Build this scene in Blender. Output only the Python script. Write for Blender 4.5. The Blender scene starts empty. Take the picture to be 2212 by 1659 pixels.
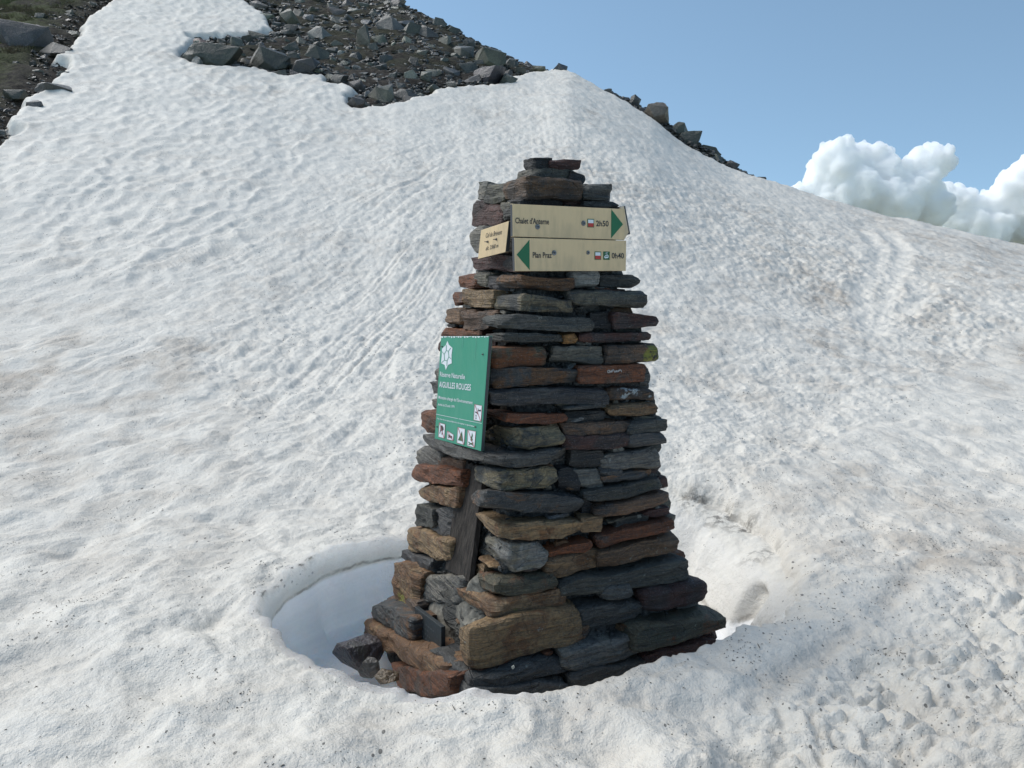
import bpy, bmesh, math, random
import numpy as np
from mathutils import Vector, Matrix
from mathutils.bvhtree import BVHTree

# ------------------------------------------------------------------ camera, world, sun, exposure
SC = bpy.context.scene
COL = SC.collection
FPX = 1661.0                       # focal length in units of a 2212 x 1659 frame
PITCH = math.radians(9.2)
EYE = 1.6
cam_d = bpy.data.cameras.new("camera")
cam_d.sensor_width = 36.0
cam_d.lens = 36.0 * FPX / 2212.0
cam_d.clip_start = 0.05
cam_d.clip_end = 6000.0
cam = bpy.data.objects.new("camera", cam_d)
cam.location = (0, 0, EYE)
cam.rotation_euler = (math.radians(90) - PITCH, 0, 0)
COL.objects.link(cam)
SC.camera = cam

SUN_AZ = math.radians(-70)         # from +Y, negative = to the left
SUN_EL = math.radians(50)
world = bpy.data.worlds.new("World")
SC.world = world
world.use_nodes = True
wn = world.node_tree
wn.nodes.clear()
sky = wn.nodes.new("ShaderNodeTexSky")
sky.sky_type = 'NISHITA'
sky.sun_disc = False
sky.sun_elevation = SUN_EL
sky.sun_rotation = SUN_AZ
sky.altitude = 2300
sky.air_density = 1.0
sky.dust_density = 0.4
sky.ozone_density = 2.5
tint = wn.nodes.new("ShaderNodeMix"); tint.data_type = 'RGBA'; tint.blend_type = 'MULTIPLY'
tint.inputs[0].default_value = 1.0
tint.inputs[7].default_value = (1.38, 1.33, 1.06, 1)
bg = wn.nodes.new("ShaderNodeBackground"); bg.inputs[1].default_value = 0.122
wo = wn.nodes.new("ShaderNodeOutputWorld")
_tc = wn.nodes.new("ShaderNodeTexCoord"); _ad = wn.nodes.new("ShaderNodeVectorMath"); _ad.operation = 'ADD'
_ad.inputs[1].default_value = (0, 0, 0.22); _nm = wn.nodes.new("ShaderNodeVectorMath"); _nm.operation = 'NORMALIZE'
wn.links.new(_tc.outputs["Generated"], _ad.inputs[0]); wn.links.new(_ad.outputs[0], _nm.inputs[0]); wn.links.new(_nm.outputs[0], sky.inputs[0])
wn.links.new(sky.outputs[0], tint.inputs[6])
wn.links.new(tint.outputs[2], bg.inputs[0])
wn.links.new(bg.outputs[0], wo.inputs[0])

sun_d = bpy.data.lights.new("sun", 'SUN')
sun_d.energy = 2.15
sun_d.angle = math.radians(50)
sun_d.color = (1.0, 0.955, 0.89)
sun = bpy.data.objects.new("sun", sun_d)
sdir = Vector((math.sin(SUN_AZ) * math.cos(SUN_EL), math.cos(SUN_AZ) * math.cos(SUN_EL), math.sin(SUN_EL)))
sun.rotation_euler = sdir.to_track_quat('Z', 'Y').to_euler()
sun.location = (-20, 20, 40)
COL.objects.link(sun)
SC.view_settings.view_transform = 'Standard'
SC.view_settings.look = 'None'
SC.view_settings.exposure = 0.62
SC.view_settings.gamma = 1.0
SC.view_settings.use_curve_mapping = False
SC.cycles.use_denoising = True
SC.cycles.max_bounces = 10
SC.cycles.diffuse_bounces = 10

# ------------------------------------------------------------------ maths helpers
def ray(px, py):
    """direction through a point of the 2212 x 1659 frame, from the eye (0,0,EYE); scaled so that nothing is normalised"""
    x = (np.asarray(px, float) - 1106.0) / FPX
    y = (829.5 - np.asarray(py, float)) / FPX
    return x, math.cos(PITCH) + y * math.sin(PITCH), -math.sin(PITCH) + y * math.cos(PITCH)

def rE(px, py):
    dx, dy, dz = ray(px, py)
    return dx / dy, dz / dy

def to_px(X, Y, Z):
    z = Z - EYE
    dep = Y * math.cos(PITCH) - z * math.sin(PITCH)
    up = Y * math.sin(PITCH) + z * math.cos(PITCH)
    dep = np.where(np.abs(dep) < 1e-3, 1e-3, dep)
    return 1106 + FPX * X / dep, 829.5 - FPX * up / dep

def _hash(ix, iy, iz, seed):
    h = (ix * 374761393 + iy * 668265263 + iz * 2147483647 + seed * 1274126177) & 0xffffffff
    h = ((h ^ (h >> 13)) * 1274126177) & 0xffffffff
    h = ((h ^ (h >> 16)) * 2246822519) & 0xffffffff
    return h ^ (h >> 15)

def perlin2(x, y, seed=0):
    x = np.asarray(x, float); y = np.asarray(y, float)
    xi = np.floor(x).astype(np.int64); yi = np.floor(y).astype(np.int64)
    xf = x - xi; yf = y - yi
    u = xf * xf * xf * (xf * (xf * 6 - 15) + 10); v = yf * yf * yf * (yf * (yf * 6 - 15) + 10)
    def g(dx, dy):
        a = (_hash(xi + dx, yi + dy, 0, seed) & 0xffff) * (2 * math.pi / 65536.0)
        return np.cos(a) * (xf - dx) + np.sin(a) * (yf - dy)
    a = g(0, 0) * (1 - u) + g(1, 0) * u
    b = g(0, 1) * (1 - u) + g(1, 1) * u
    return (a * (1 - v) + b * v) * 1.5

def vnoise3(x, y, z, seed=0):
    xi = np.floor(x).astype(np.int64); yi = np.floor(y).astype(np.int64); zi = np.floor(z).astype(np.int64)
    xf = x - xi; yf = y - yi; zf = z - zi
    xf = xf * xf * (3 - 2 * xf); yf = yf * yf * (3 - 2 * yf); zf = zf * zf * (3 - 2 * zf)
    def g(a, b, c):
        return (_hash(xi + a, yi + b, zi + c, seed) & 0xffff) / 32767.5 - 1.0
    r = 0
    for a in (0, 1):
        for b in (0, 1):
            for c in (0, 1):
                r = r + g(a, b, c) * (xf if a else 1 - xf) * (yf if b else 1 - yf) * (zf if c else 1 - zf)
    return r

def worley2(x, y, seed=0):
    xi = np.floor(x).astype(np.int64); yi = np.floor(y).astype(np.int64)
    best = np.full(np.shape(x), 9.0)
    for a in (-1, 0, 1):
        for b in (-1, 0, 1):
            h = _hash(xi + a, yi + b, 7, seed)
            jx = (h & 0xffff) / 65535.0; jy = ((h >> 16) & 0xffff) / 65535.0
            best = np.minimum(best, (xi + a + 0.15 + 0.7 * jx - x) ** 2 + (yi + b + 0.15 + 0.7 * jy - y) ** 2)
    return best

def fbm2(x, y, seed=0, octv=3, gain=0.5):
    s = 0; a = 1.0; f = 1.0
    for k in range(octv):
        s = s + a * perlin2(x * f + 17.3 * k, y * f - 9.1 * k, seed + k); a *= gain; f *= 2.03
    return s

def sm(a, b, x):
    t = np.clip((x - a) / (b - a), 0, 1)
    return t * t * (3 - 2 * t)

def seg_dist(X, Y, pts, closed=False):
    d = np.full(np.shape(X), 1e9)
    n = len(pts)
    for i in range(n if closed else n - 1):
        ax, ay = pts[i]; bx, by = pts[(i + 1) % n]
        vx, vy = bx - ax, by - ay
        L = vx * vx + vy * vy + 1e-12
        t = np.clip(((X - ax) * vx + (Y - ay) * vy) / L, 0, 1)
        d = np.minimum(d, np.hypot(X - ax - t * vx, Y - ay - t * vy))
    return d

def inside(X, Y, pts):
    c = np.zeros(np.shape(X), bool)
    n = len(pts)
    for i in range(n):
        x1, y1 = pts[i]; x2, y2 = pts[(i + 1) % n]
        if y1 == y2: continue
        cond = ((y1 > Y) != (y2 > Y)) & (X < (x2 - x1) * (Y - y1) / (y2 - y1) + x1)
        c ^= cond
    return c

# ------------------------------------------------------------------ object helpers
def mesh_np(name, V, Fq, smooth=True):
    me = bpy.data.meshes.new(name)
    V = np.asarray(V, np.float32); Fq = np.asarray(Fq, np.int32)
    k = Fq.shape[1]
    me.vertices.add(len(V)); me.vertices.foreach_set("co", V.ravel())
    me.loops.add(Fq.size); me.loops.foreach_set("vertex_index", Fq.ravel())
    me.polygons.add(len(Fq))
    me.polygons.foreach_set("loop_start", np.arange(len(Fq), dtype=np.int32) * k)
    me.polygons.foreach_set("loop_total", np.full(len(Fq), k, np.int32))
    me.polygons.foreach_set("use_smooth", np.full(len(Fq), smooth, bool))
    me.update(calc_edges=True)
    return me

def attr(me, name, arr):
    a = me.attributes.new(name, 'FLOAT', 'POINT')
    a.data.foreach_set("value", np.asarray(arr, np.float32).ravel())

def obj(name, me, mat, parent=None, loc=None, rot=None, **props):
    o = bpy.data.objects.new(name, me)
    COL.objects.link(o)
    if mat is not None and me is not None and not me.materials: me.materials.append(mat)
    if parent is not None: o.parent = parent
    if loc is not None: o.location = loc
    if rot is not None: o.rotation_euler = rot
    for k, v in props.items(): o[k] = v
    return o

def empty(name, loc, rot=(0, 0, 0), **props):
    o = bpy.data.objects.new(name, None)
    COL.objects.link(o); o.location = loc; o.rotation_euler = rot
    o.empty_display_size = 0.1
    for k, v in props.items(): o[k] = v
    return o

class NT:
    """small wrapper to write node materials"""
    def __init__(s, name):
        s.m = bpy.data.materials.new(name); s.m.use_nodes = True
        s.t = s.m.node_tree; s.t.nodes.clear()
        s.out = s.t.nodes.new("ShaderNodeOutputMaterial")
        s.b = s.t.nodes.new("ShaderNodeBsdfPrincipled")
        s.t.links.new(s.b.outputs[0], s.out.inputs[0])
    def lk(s, a, b): s.t.links.new(a, b)
    def put(s, sock, v):
        if isinstance(v, bpy.types.NodeSocket): s.lk(v, sock)
        elif v is not None: sock.default_value = v
    def n(s, typ): return s.t.nodes.new(typ)
    def coords(s, which="Object"): return s.n("ShaderNodeTexCoord").outputs[which]
    def mapping(s, vec, scale=(1, 1, 1), loc=None, rot=(0, 0, 0)):
        m = s.n("ShaderNodeMapping"); s.lk(vec, m.inputs[0]); m.inputs[3].default_value = scale
        m.inputs[2].default_value = rot
        if loc is not None: s.put(m.inputs[1], loc)
        return m.outputs[0]
    def noise(s, vec, scale, detail=4, rough=0.55, dist=0.0):
        m = s.n("ShaderNodeTexNoise"); s.lk(vec, m.inputs["Vector"]); m.inputs["Scale"].default_value = scale
        m.inputs["Detail"].default_value = detail; m.inputs["Roughness"].default_value = rough
        m.inputs["Distortion"].default_value = dist
        return m.outputs[0]
    def voro(s, vec, scale, feature='F1'):
        m = s.n("ShaderNodeTexVoronoi"); s.lk(vec, m.inputs["Vector"]); m.inputs["Scale"].default_value = scale
        m.feature = feature
        return m.outputs["Distance"]
    def ramp(s, x, a, b, lo=0.0, hi=1.0):
        m = s.n("ShaderNodeMapRange"); s.put(m.inputs[0], x)
        m.inputs[1].default_value = a; m.inputs[2].default_value = b
        m.inputs[3].default_value = lo; m.inputs[4].default_value = hi; m.interpolation_type = 'SMOOTHSTEP'
        return m.outputs[0]
    def math(s, op, a, b=None, c=None):
        m = s.n("ShaderNodeMath"); m.operation = op
        s.put(m.inputs[0], a)
        if b is not None: s.put(m.inputs[1], b)
        if c is not None: s.put(m.inputs[2], c)
        return m.outputs[0]
    def mix(s, f, a, b, mode='MIX'):
        m = s.n("ShaderNodeMix"); m.data_type = 'RGBA'; m.blend_type = mode
        s.put(m.inputs[0], f)
        s.put(m.inputs[6], (*a, 1) if isinstance(a, tuple) else a)
        s.put(m.inputs[7], (*b, 1) if isinstance(b, tuple) else b)
        return m.outputs[2]
    def attrib(s, name, typ='GEOMETRY', out="Fac"):
        m = s.n("ShaderNodeAttribute"); m.attribute_name = name; m.attribute_type = typ
        return m.outputs[out]
    def bump(s, h, strength, dist, prev=None):
        m = s.n("ShaderNodeBump"); s.lk(h, m.inputs["Height"]); m.inputs["Strength"].default_value = strength
        m.inputs["Distance"].default_value = dist
        if prev is not None: s.lk(prev, m.inputs["Normal"])
        return m.outputs[0]
    def fin(s, col=None, rough=None, normal=None, metal=None, spec=None):
        s.put(s.b.inputs["Base Color"], (*col, 1) if isinstance(col, tuple) else col)
        if rough is not None: s.put(s.b.inputs["Roughness"], rough)
        if normal is not None: s.lk(normal, s.b.inputs["Normal"])
        if metal is not None: s.put(s.b.inputs["Metallic"], metal)
        if spec is not None: s.b.inputs["Specular IOR Level"].default_value = spec
        return s.m

# ------------------------------------------------------------------ materials
def mat_snow(deep=False):
    t = NT("old_snow_wall" if deep else "old_snow")
    P = t.coords("Object")
    dirt = t.attrib("dirt"); depth = t.attrib("depth"); clean = t.attrib("clean")
    n1 = t.noise(P, 0.55, 5, 0.6); n2 = t.noise(P, 3.2, 5, 0.62, 0.4); n3 = t.noise(P, 22, 4, 0.6)
    big = t.math('MULTIPLY', t.ramp(n1, 0.40, 0.66), t.ramp(n2, 0.38, 0.66))
    f = t.math('ADD', t.math('MULTIPLY', big, 0.36), t.math('MULTIPLY', dirt, t.ramp(n2, 0.30, 0.62, 0.25, 1.0)))
    f = t.math('MULTIPLY', f, t.math('SUBTRACT', 1.0, clean))
    f = t.math('MINIMUM', f, 0.9)
    base = t.mix(t.ramp(n3, 0.3, 0.7), (0.680, 0.645, 0.575), (0.740, 0.705, 0.632))
    col = t.mix(f, base, (0.44, 0.385, 0.32))
    # fine dark specks, denser where the snow is dirty
    v = t.voro(t.mapping(P, (1, 1, 1)), 62)
    size = t.math('MULTIPLY', t.ramp(t.noise(P, 5.0, 3, 0.6), 0.42, 0.62), t.math('ADD', 0.15, t.math('MULTIPLY', f, 0.22)))
    sp = t.math('LESS_THAN', v, size)
    v2 = t.voro(t.mapping(P, (1, 0.55, 1), rot=(0, 0, 0.5)), 21)
    sp2 = t.math('LESS_THAN', v2, t.math('MULTIPLY', t.ramp(t.noise(P, 1.7, 4, 0.65), 0.44, 0.62), 0.16))
    sp = t.math('MULTIPLY', t.math('MAXIMUM', sp, sp2), t.math('SUBTRACT', 1.0, t.ramp(depth, 0.05, 0.12)))
    sp = t.math('MULTIPLY', sp, t.math('SUBTRACT', 1.0, t.math('MULTIPLY', clean, 0.8)))
    col = t.mix(t.math('MULTIPLY', sp, 0.8), col, (0.10, 0.095, 0.085))
    # the dirty summer layer seen in the pit wall
    wob = t.math('MULTIPLY', t.math('SUBTRACT', t.noise(P, 2.6, 4, 0.6), 0.5), 0.10)
    dd = t.math('ABSOLUTE', t.math('SUBTRACT', t.math('ADD', depth, wob), 0.135))
    band = t.math('MULTIPLY', t.math('SUBTRACT', 1.0, t.ramp(dd, 0.002, 0.013)), t.ramp(t.noise(P, 9, 4, 0.7), 0.34, 0.60))
    col = t.mix(t.math('MULTIPLY', band, 0.6), col, (0.24, 0.21, 0.18))
    up = t.math('MULTIPLY', t.ramp(depth, 0.01, 0.03), t.math('SUBTRACT', 1.0, t.ramp(t.math('ADD', depth, wob), 0.11, 0.14)))
    col = t.mix(t.math('MULTIPLY', up, 0.35), col, (0.80, 0.78, 0.74))
    col = t.mix(t.ramp(depth, 0.13, 0.16), col, t.mix(band, (0.975, 0.965, 0.945), (0.50, 0.47, 0.42)))  # below the band the wall is painted near-white to lift the pit's shade
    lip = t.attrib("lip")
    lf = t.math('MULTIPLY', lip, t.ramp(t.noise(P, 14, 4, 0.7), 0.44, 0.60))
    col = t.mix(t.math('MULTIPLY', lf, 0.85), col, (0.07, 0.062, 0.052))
    lay = t.noise(t.mapping(P, (1.2, 1.2, 16)), 1.4, 5, 0.65, 0.4)
    dm = t.ramp(depth, 0.02, 0.06)
    lcol = t.mix(t.ramp(lay, 0.32, 0.68), t.mix(1.0, col, (0.93, 0.94, 0.95), 'MULTIPLY'), col)
    col = t.mix(dm, col, lcol)
    h = t.math('ADD', t.noise(P, 26, 5, 0.65), t.math('MULTIPLY', t.noise(P, 110, 3, 0.6), 0.35))
    h = t.math('ADD', h, t.math('MULTIPLY', t.noise(P, 8, 4, 0.6), 1.3))
    nb = t.bump(h, 0.75, 0.018)
    if deep:
        t.b.inputs["Subsurface Weight"].default_value = 0.85
        t.b.inputs["Subsurface Radius"].default_value = (0.8, 0.92, 1.0)
        t.b.inputs["Subsurface Scale"].default_value = 1.1
    return t.fin(col, 0.62, nb, spec=0.35)

def mat_stone():
    t = NT("schist")
    oi = t.n("ShaderNodeObjectInfo")
    P0 = t.coords("Object")
    off = t.n("ShaderNodeVectorMath"); off.operation = 'SCALE'
    cmb = t.n("ShaderNodeCombineXYZ")
    t.lk(oi.outputs["Random"], cmb.inputs[0]); t.lk(oi.outputs["Random"], cmb.inputs[1]); t.lk(oi.outputs["Random"], cmb.inputs[2])
    t.lk(cmb.outputs[0], off.inputs[0]); off.inputs["Scale"].default_value = 57.0
    ad = t.n("ShaderNodeVectorMath"); ad.operation = 'ADD'; t.lk(P0, ad.inputs[0]); t.lk(off.outputs[0], ad.inputs[1])
    P = ad.outputs[0]
    strata = t.noise(t.mapping(P, (3.0, 3.0, 34.0)), 1.6, 5, 0.62, 0.6)
    strata2 = t.noise(t.mapping(P, (7.0, 7.0, 110.0)), 1.5, 3, 0.6, 0.3)
    blot = t.noise(P, 6.5, 5, 0.66, 0.8)
    grain = t.noise(P, 70, 4, 0.7)
    grain2 = t.noise(P, 240, 2, 0.6)
    c1 = oi.outputs["Color"]
    pat = t.attrib("patina", 'OBJECT', "Color")
    amt = t.attrib("patina_amount", 'OBJECT')
    th = t.math('SUBTRACT', 0.78, t.math('MULTIPLY', amt, 0.56))
    pf = t.ramp(t.math('SUBTRACT', t.math('ADD', t.math('MULTIPLY', blot, 0.75), t.math('MULTIPLY', strata, 0.25)), th), -0.05, 0.06)
    col = t.mix(pf, c1, pat)
    col = t.mix(t.ramp(strata, 0.30, 0.70), t.mix(1.0, col, (0.48, 0.49, 0.52), 'MULTIPLY'), col)
    col = t.mix(t.math('MULTIPLY', t.ramp(strata2, 0.52, 0.75), 0.45), col, t.mix(1.0, col, (2.2, 2.1, 1.95), 'MULTIPLY'))
    col = t.mix(t.ramp(grain, 0.25, 0.75), t.mix(1.0, col, (0.60, 0.60, 0.60), 'MULTIPLY'), t.mix(1.0, col, (1.35, 1.33, 1.3), 'MULTIPLY'))
    # mineral flecks and pale crust lichen
    fl = t.math('MULTIPLY', t.math('GREATER_THAN', grain2, 0.66), 0.5)
    col = t.mix(fl, col, (0.34, 0.33, 0.31))
    cr = t.math('MULTIPLY', t.ramp(t.noise(P, 19, 4, 0.65), 0.66, 0.70), t.ramp(t.noise(P, 4.0, 2, 0.5), 0.46, 0.60))
    col = t.mix(t.math('MULTIPLY', cr, 0.75), col, (0.27, 0.28, 0.25))
    lk = t.attrib("lichen")
    lf = t.math('MULTIPLY', t.ramp(lk, 0.3, 0.5), t.ramp(t.noise(P, 30, 4, 0.65), 0.40, 0.52))
    col = t.mix(lf, col, (0.23, 0.23, 0.045))
    pk = t.attrib("pale_lichen")
    pf2 = t.math('MULTIPLY', t.ramp(pk, 0.3, 0.5), t.ramp(t.noise(P, 34, 4, 0.65), 0.46, 0.52))
    col = t.mix(pf2, col, (0.42, 0.47, 0.48))
    h = t.math('ADD', t.math('MULTIPLY', strata, 0.9), t.math('ADD', t.math('MULTIPLY', strata2, 0.55), t.math('MULTIPLY', grain, 0.30)))
    crack = t.ramp(t.voro(t.mapping(P, (9, 9, 15)), 1.0, 'DISTANCE_TO_EDGE'), 0.0, 0.035)
    crack = t.math('MAXIMUM', crack, t.ramp(t.noise(P, 5, 2, 0.5), 0.48, 0.40))
    h = t.math('ADD', h, t.math('MULTIPLY', crack, 0.22))
    nb = t.bump(h, 1.0, 0.024)
    return t.fin(col, t.ramp(grain, 0.2, 0.8, 0.48, 0.82), nb, spec=0.45)

def mat_mortar():
    t = NT("mortar")
    P = t.coords("Object")
    g = t.noise(P, 48, 5, 0.7); b = t.noise(P, 5, 3, 0.6)
    col = t.mix(t.ramp(g, 0.3, 0.7), (0.055, 0.055, 0.052), (0.19, 0.185, 0.17))
    col = t.mix(t.ramp(b, 0.45, 0.65), col, t.mix(1.0, col, (0.55, 0.55, 0.55), 'MULTIPLY'))
    return t.fin(col, 0.95, t.bump(g, 1.0, 0.03), spec=0.2)

def mat_rock():
    t = NT("slope_rock")
    oi = t.n("ShaderNodeObjectInfo")
    P = t.coords("Object")
    g = t.n("ShaderNodeNewGeometry").outputs["Position"]
    a = t.noise(g, 1.4, 4, 0.6); b = t.noise(g, 9, 5, 0.68); c = t.noise(g, 40, 3, 0.6)
    col = t.mix(t.ramp(a, 0.35, 0.65), (0.046, 0.046, 0.042), (0.088, 0.084, 0.074))
    col = t.mix(1.0, col, oi.outputs["Color"], 'MULTIPLY')
    col = t.mix(t.math('MULTIPLY', t.ramp(b, 0.52, 0.68), 0.45), col, (0.062, 0.064, 0.036))
    col = t.mix(t.ramp(c, 0.3, 0.7), t.mix(1.0, col, (0.65, 0.65, 0.65), 'MULTIPLY'), t.mix(1.0, col, (1.3, 1.3, 1.3), 'MULTIPLY'))
    h = t.math('ADD', b, t.math('MULTIPLY', c, 0.5))
    return t.fin(col, 0.40, t.bump(h, 0.7, 0.05), spec=0.6)

def mat_ground():
    t = NT("stony_ground")
    P = t.coords("Object")
    a = t.noise(P, 0.9, 5, 0.65); b = t.noise(P, 6, 5, 0.7); c = t.noise(P, 26, 4, 0.65)
    col = t.mix(t.ramp(b, 0.35, 0.65), (0.018, 0.015, 0.012), (0.078, 0.064, 0.050))
    gr = t.math('MULTIPLY', t.attrib("green"), t.ramp(t.math('ADD', t.math('MULTIPLY', a, 0.6), t.math('MULTIPLY', b, 0.4)), 0.42, 0.56))
    col = t.mix(gr, col, t.mix(c, (0.040, 0.058, 0.014), (0.095, 0.110, 0.034)))
    col = t.mix(t.ramp(c, 0.3, 0.7), t.mix(1.0, col, (0.6, 0.6, 0.6), 'MULTIPLY'), col)
    return t.fin(col, 0.9, t.bump(t.math('ADD', b, t.math('MULTIPLY', c, 0.4)), 1.0, 0.10), spec=0.2)

def mat_plain(name, col, rough=0.5, metal=0.0, spec=0.5, vary=0.0, vs=30, bump=0.0):
    t = NT(name)
    P = t.coords("Object")
    c = col
    nb = None
    if vary:
        n = t.noise(P, vs, 4, 0.6)
        c = t.mix(t.ramp(n, 0.3, 0.7), tuple(x * (1 - vary) for x in col), tuple(min(1, x * (1 + vary)) for x in col))
        if bump: nb = t.bump(n, 0.6, bump)
    return t.fin(c, rough, nb, metal, spec)

def mat_wood():
    t = NT("weathered_wood")
    P = t.coords("Object")
    g = t.noise(t.mapping(P, (42, 42, 1.8)), 1.3, 6, 0.68, 0.6)
    g2 = t.noise(t.mapping(P, (130, 130, 3.0)), 1.2, 4, 0.6, 0.2)
    k = t.noise(P, 9, 3, 0.6)
    col = t.mix(t.ramp(g, 0.32, 0.66), (0.010, 0.008, 0.006), (0.066, 0.055, 0.045))
    col = t.mix(t.ramp(g2, 0.35, 0.7), t.mix(1.0, col, (0.6, 0.6, 0.62), 'MULTIPLY'), col)
    col = t.mix(t.ramp(k, 0.5, 0.7), col, t.mix(1.0, col, (0.6, 0.56, 0.52), 'MULTIPLY'))
    return t.fin(col, 0.8, t.bump(t.math('ADD', g, t.math('MULTIPLY', g2, 0.5)), 0.8, 0.006), spec=0.3)

def mat_sign(name, col, dirtcol, amount, scale=(1, 1, 1)):
    t = NT(name)
    P = t.coords("Object")
    a = t.noise(P, 3.5, 4, 0.6); b = t.noise(t.mapping(P, (1, 1, 0.25)), 30, 4, 0.6)
    f = t.math('MULTIPLY', t.ramp(t.math('ADD', t.math('MULTIPLY', a, 0.6), t.math('MULTIPLY', b, 0.4)), 0.42, 0.66), amount)
    c = t.mix(f, col, dirtcol)
    return t.fin(c, t.ramp(b, 0.3, 0.7, 0.38, 0.55), None, spec=0.4)

M_SNOW = mat_snow(); M_WALL = mat_snow(True); M_STONE = mat_stone(); M_MORTAR = mat_mortar(); M_ROCK = mat_rock(); M_GROUND = mat_ground()
M_BEIGE = mat_sign("cream_enamel", (0.67, 0.50, 0.285), (0.46, 0.36, 0.22), 0.75)
M_GREEN = mat_sign("green_enamel", (0.030, 0.265, 0.165), (0.055, 0.30, 0.205), 0.6)
M_EDGE = mat_plain("dark_panel_edge", (0.05, 0.055, 0.06), 0.5, 0.2)
M_STEEL = mat_plain("weathered_steel", (0.20, 0.20, 0.20), 0.42, 0.85, vary=0.3, vs=120)
M_STEELD = mat_plain("steel_recess_shade", (0.07, 0.07, 0.07), 0.5, 0.7)  # dark copy of the steel, painting the shade inside a bolt socket
M_BLACK = mat_plain("black_print", (0.03, 0.03, 0.03), 0.5)
M_ARROW = mat_plain("green_print", (0.006, 0.125, 0.045), 0.45)
M_DKGREEN = mat_plain("dark_green_print", (0.012, 0.10, 0.030), 0.45)
M_WHITE = mat_plain("white_print", (0.70, 0.74, 0.76), 0.5)
M_RED = mat_plain("red_print", (0.45, 0.035, 0.025), 0.5)
M_PINK = mat_plain("faded_red_print", (0.42, 0.10, 0.12), 0.5)
M_WOOD = mat_wood()
M_PLAQUE = mat_plain("dark_slate_plaque", (0.020, 0.026, 0.028), 0.55, 0.0, vary=0.35, vs=60, bump=0.002)
M_PLAQUEL = mat_plain("worn_relief", (0.055, 0.065, 0.07), 0.5, 0.0)
M_CHALK = mat_plain("scratched_stone", (0.42, 0.39, 0.36), 0.8)
M_DEBRIS = mat_plain("dry_plant_bits", (0.055, 0.045, 0.032), 0.9, vary=0.5, vs=9)
M_CLOUD = None
M_BED = mat_plain('pale_mortar', (0.17, 0.16, 0.135), 0.95, 0.0, 0.2, 0.35, 26, 0.02)

# ------------------------------------------------------------------ terrain: the shape of the slope
# columns of the slope: bearing (given by a frame column) and, along it, (frame row, distance ahead in metres), the last one being the crest
COLS = [
    (-400, [(1187, 4.3), (900, 6.2), (700, 8.2), (500, 10.5), (300, 14), (150, 18), (0, 24), (-250, 38), (-440, 58)]),
    (0,    [(1187, 4.3), (900, 6.3), (700, 8.5), (500, 11.2), (300, 15), (150, 19.5), (0, 26), (-200, 40), (-365, 58)]),
    (600,  [(1187, 4.35), (900, 6.5), (700, 9.0), (500, 12.0), (300, 17), (150, 23), (0, 32), (-101, 43)]),
    (860,  [(1150, 4.6), (900, 6.6), (700, 9.3), (500, 12.5), (300, 18), (150, 24.5), (8, 33)]),
    (1185, [(1100, 5.0), (900, 6.7), (700, 9.5), (500, 13.0), (300, 18.5), (200, 23), (156, 27)]),
    (1400, [(1060, 5.2), (900, 6.7), (700, 9.6), (500, 13.5), (350, 18.5), (262, 24)]),
    (1632, [(1060, 5.2), (900, 6.9), (700, 10.2), (550, 14.2), (450, 18.5), (391, 22.5)]),
    (1863, [(1080, 5.1), (900, 7.1), (700, 11.0), (600, 14.0), (520, 17.5), (463, 21.5)]),
    (2212, [(1100, 5.0), (900, 7.2), (750, 10.2), (650, 13.2), (590, 16.3), (542, 20)]),
    (2600, [(1120, 4.9), (900, 7.2), (780, 9.8), (700, 12.3), (640, 15.3), (605, 19)]),
]
SKY_LINE = [(-400, -440), (0, -365), (600, -101), (830, 2), (881, 20), (947, 50), (985, 72), (1036, 100), (1087, 126), (1127, 141), (1160, 152), (1196, 157),
            (1230, 160), (1270, 183), (1315, 208), (1361, 234), (1407, 265), (1447, 297), (1486, 325), (1532, 351),
            (1578, 374), (1632, 391), (1692, 411), (1749, 431), (1806, 445), (1863, 463), (1920, 476), (1977, 485),
            (2034, 499), (2091, 510), (2148, 525), (2212, 542), (2600, 605)]
NR, NY = 420, 420
def build_table():
    ctrl = []
    for px, lst in COLS:
        rr = []; ee = []; yy = []
        for py, Yd in lst:
            r, e = rE(px, py); rr.append(r); ee.append(e); yy.append(Yd)
        ctrl.append((rr[len(rr) // 2], np.array(yy), np.array(ee)))
    r_lin = np.linspace(-1.05, 1.0, NR)
    skr = []; ske = []
    for p in SKY_LINE:
        a, b = rE(*p); skr.append(a); ske.append(b)
    Ec = np.interp(r_lin, skr, ske)
    k = np.array([1, 2, 1.0]); k /= k.sum()
    Ec = np.convolve(np.pad(Ec, 1, 'edge'), k, 'valid')
    ns = 60
    s = np.linspace(0, 1, ns)
    cr = [c[0] for c in ctrl]
    Yc = np.interp(r_lin, cr, [c[1][-1] for c in ctrl])
    # each column as E over s = log(Y/4)/log(Yc/4)
    rows = []
    for r0, yy, ee in ctrl:
        ss = np.log(yy / 4.0) / np.log(yy[-1] / 4.0)
        ss = np.concatenate([[0], ss]); e2 = np.concatenate([[-0.4], ee])
        rows.append(np.interp(s, ss, e2))
    rows = np.array(rows)
    kk = np.exp(-0.5 * (np.arange(-6, 7) / 3.0) ** 2); kk /= kk.sum()
    rows2 = np.array([np.convolve(np.concatenate([2 * q[0] - q[6:0:-1], q, 2 * q[-1] - q[-2:-8:-1]]), kk, 'valid') for q in rows])
    tab = np.empty((NR, ns))
    for j in range(ns):
        tab[:, j] = np.interp(r_lin, cr, rows2[:, j])
    k2 = np.exp(-0.5 * (np.arange(-20, 21) / 9.0) ** 2); k2 /= k2.sum()
    for j in range(ns):
        tab[:, j] = np.convolve(np.pad(tab[:, j], 20, 'edge'), k2, 'valid')
    delta = Ec - tab[:, -1]
    tab += delta[:, None] * (s ** 3)[None, :]
    return r_lin, Yc, s, tab
R_LIN, Y_CREST, S_LIN, E_TAB = build_table()

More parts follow.
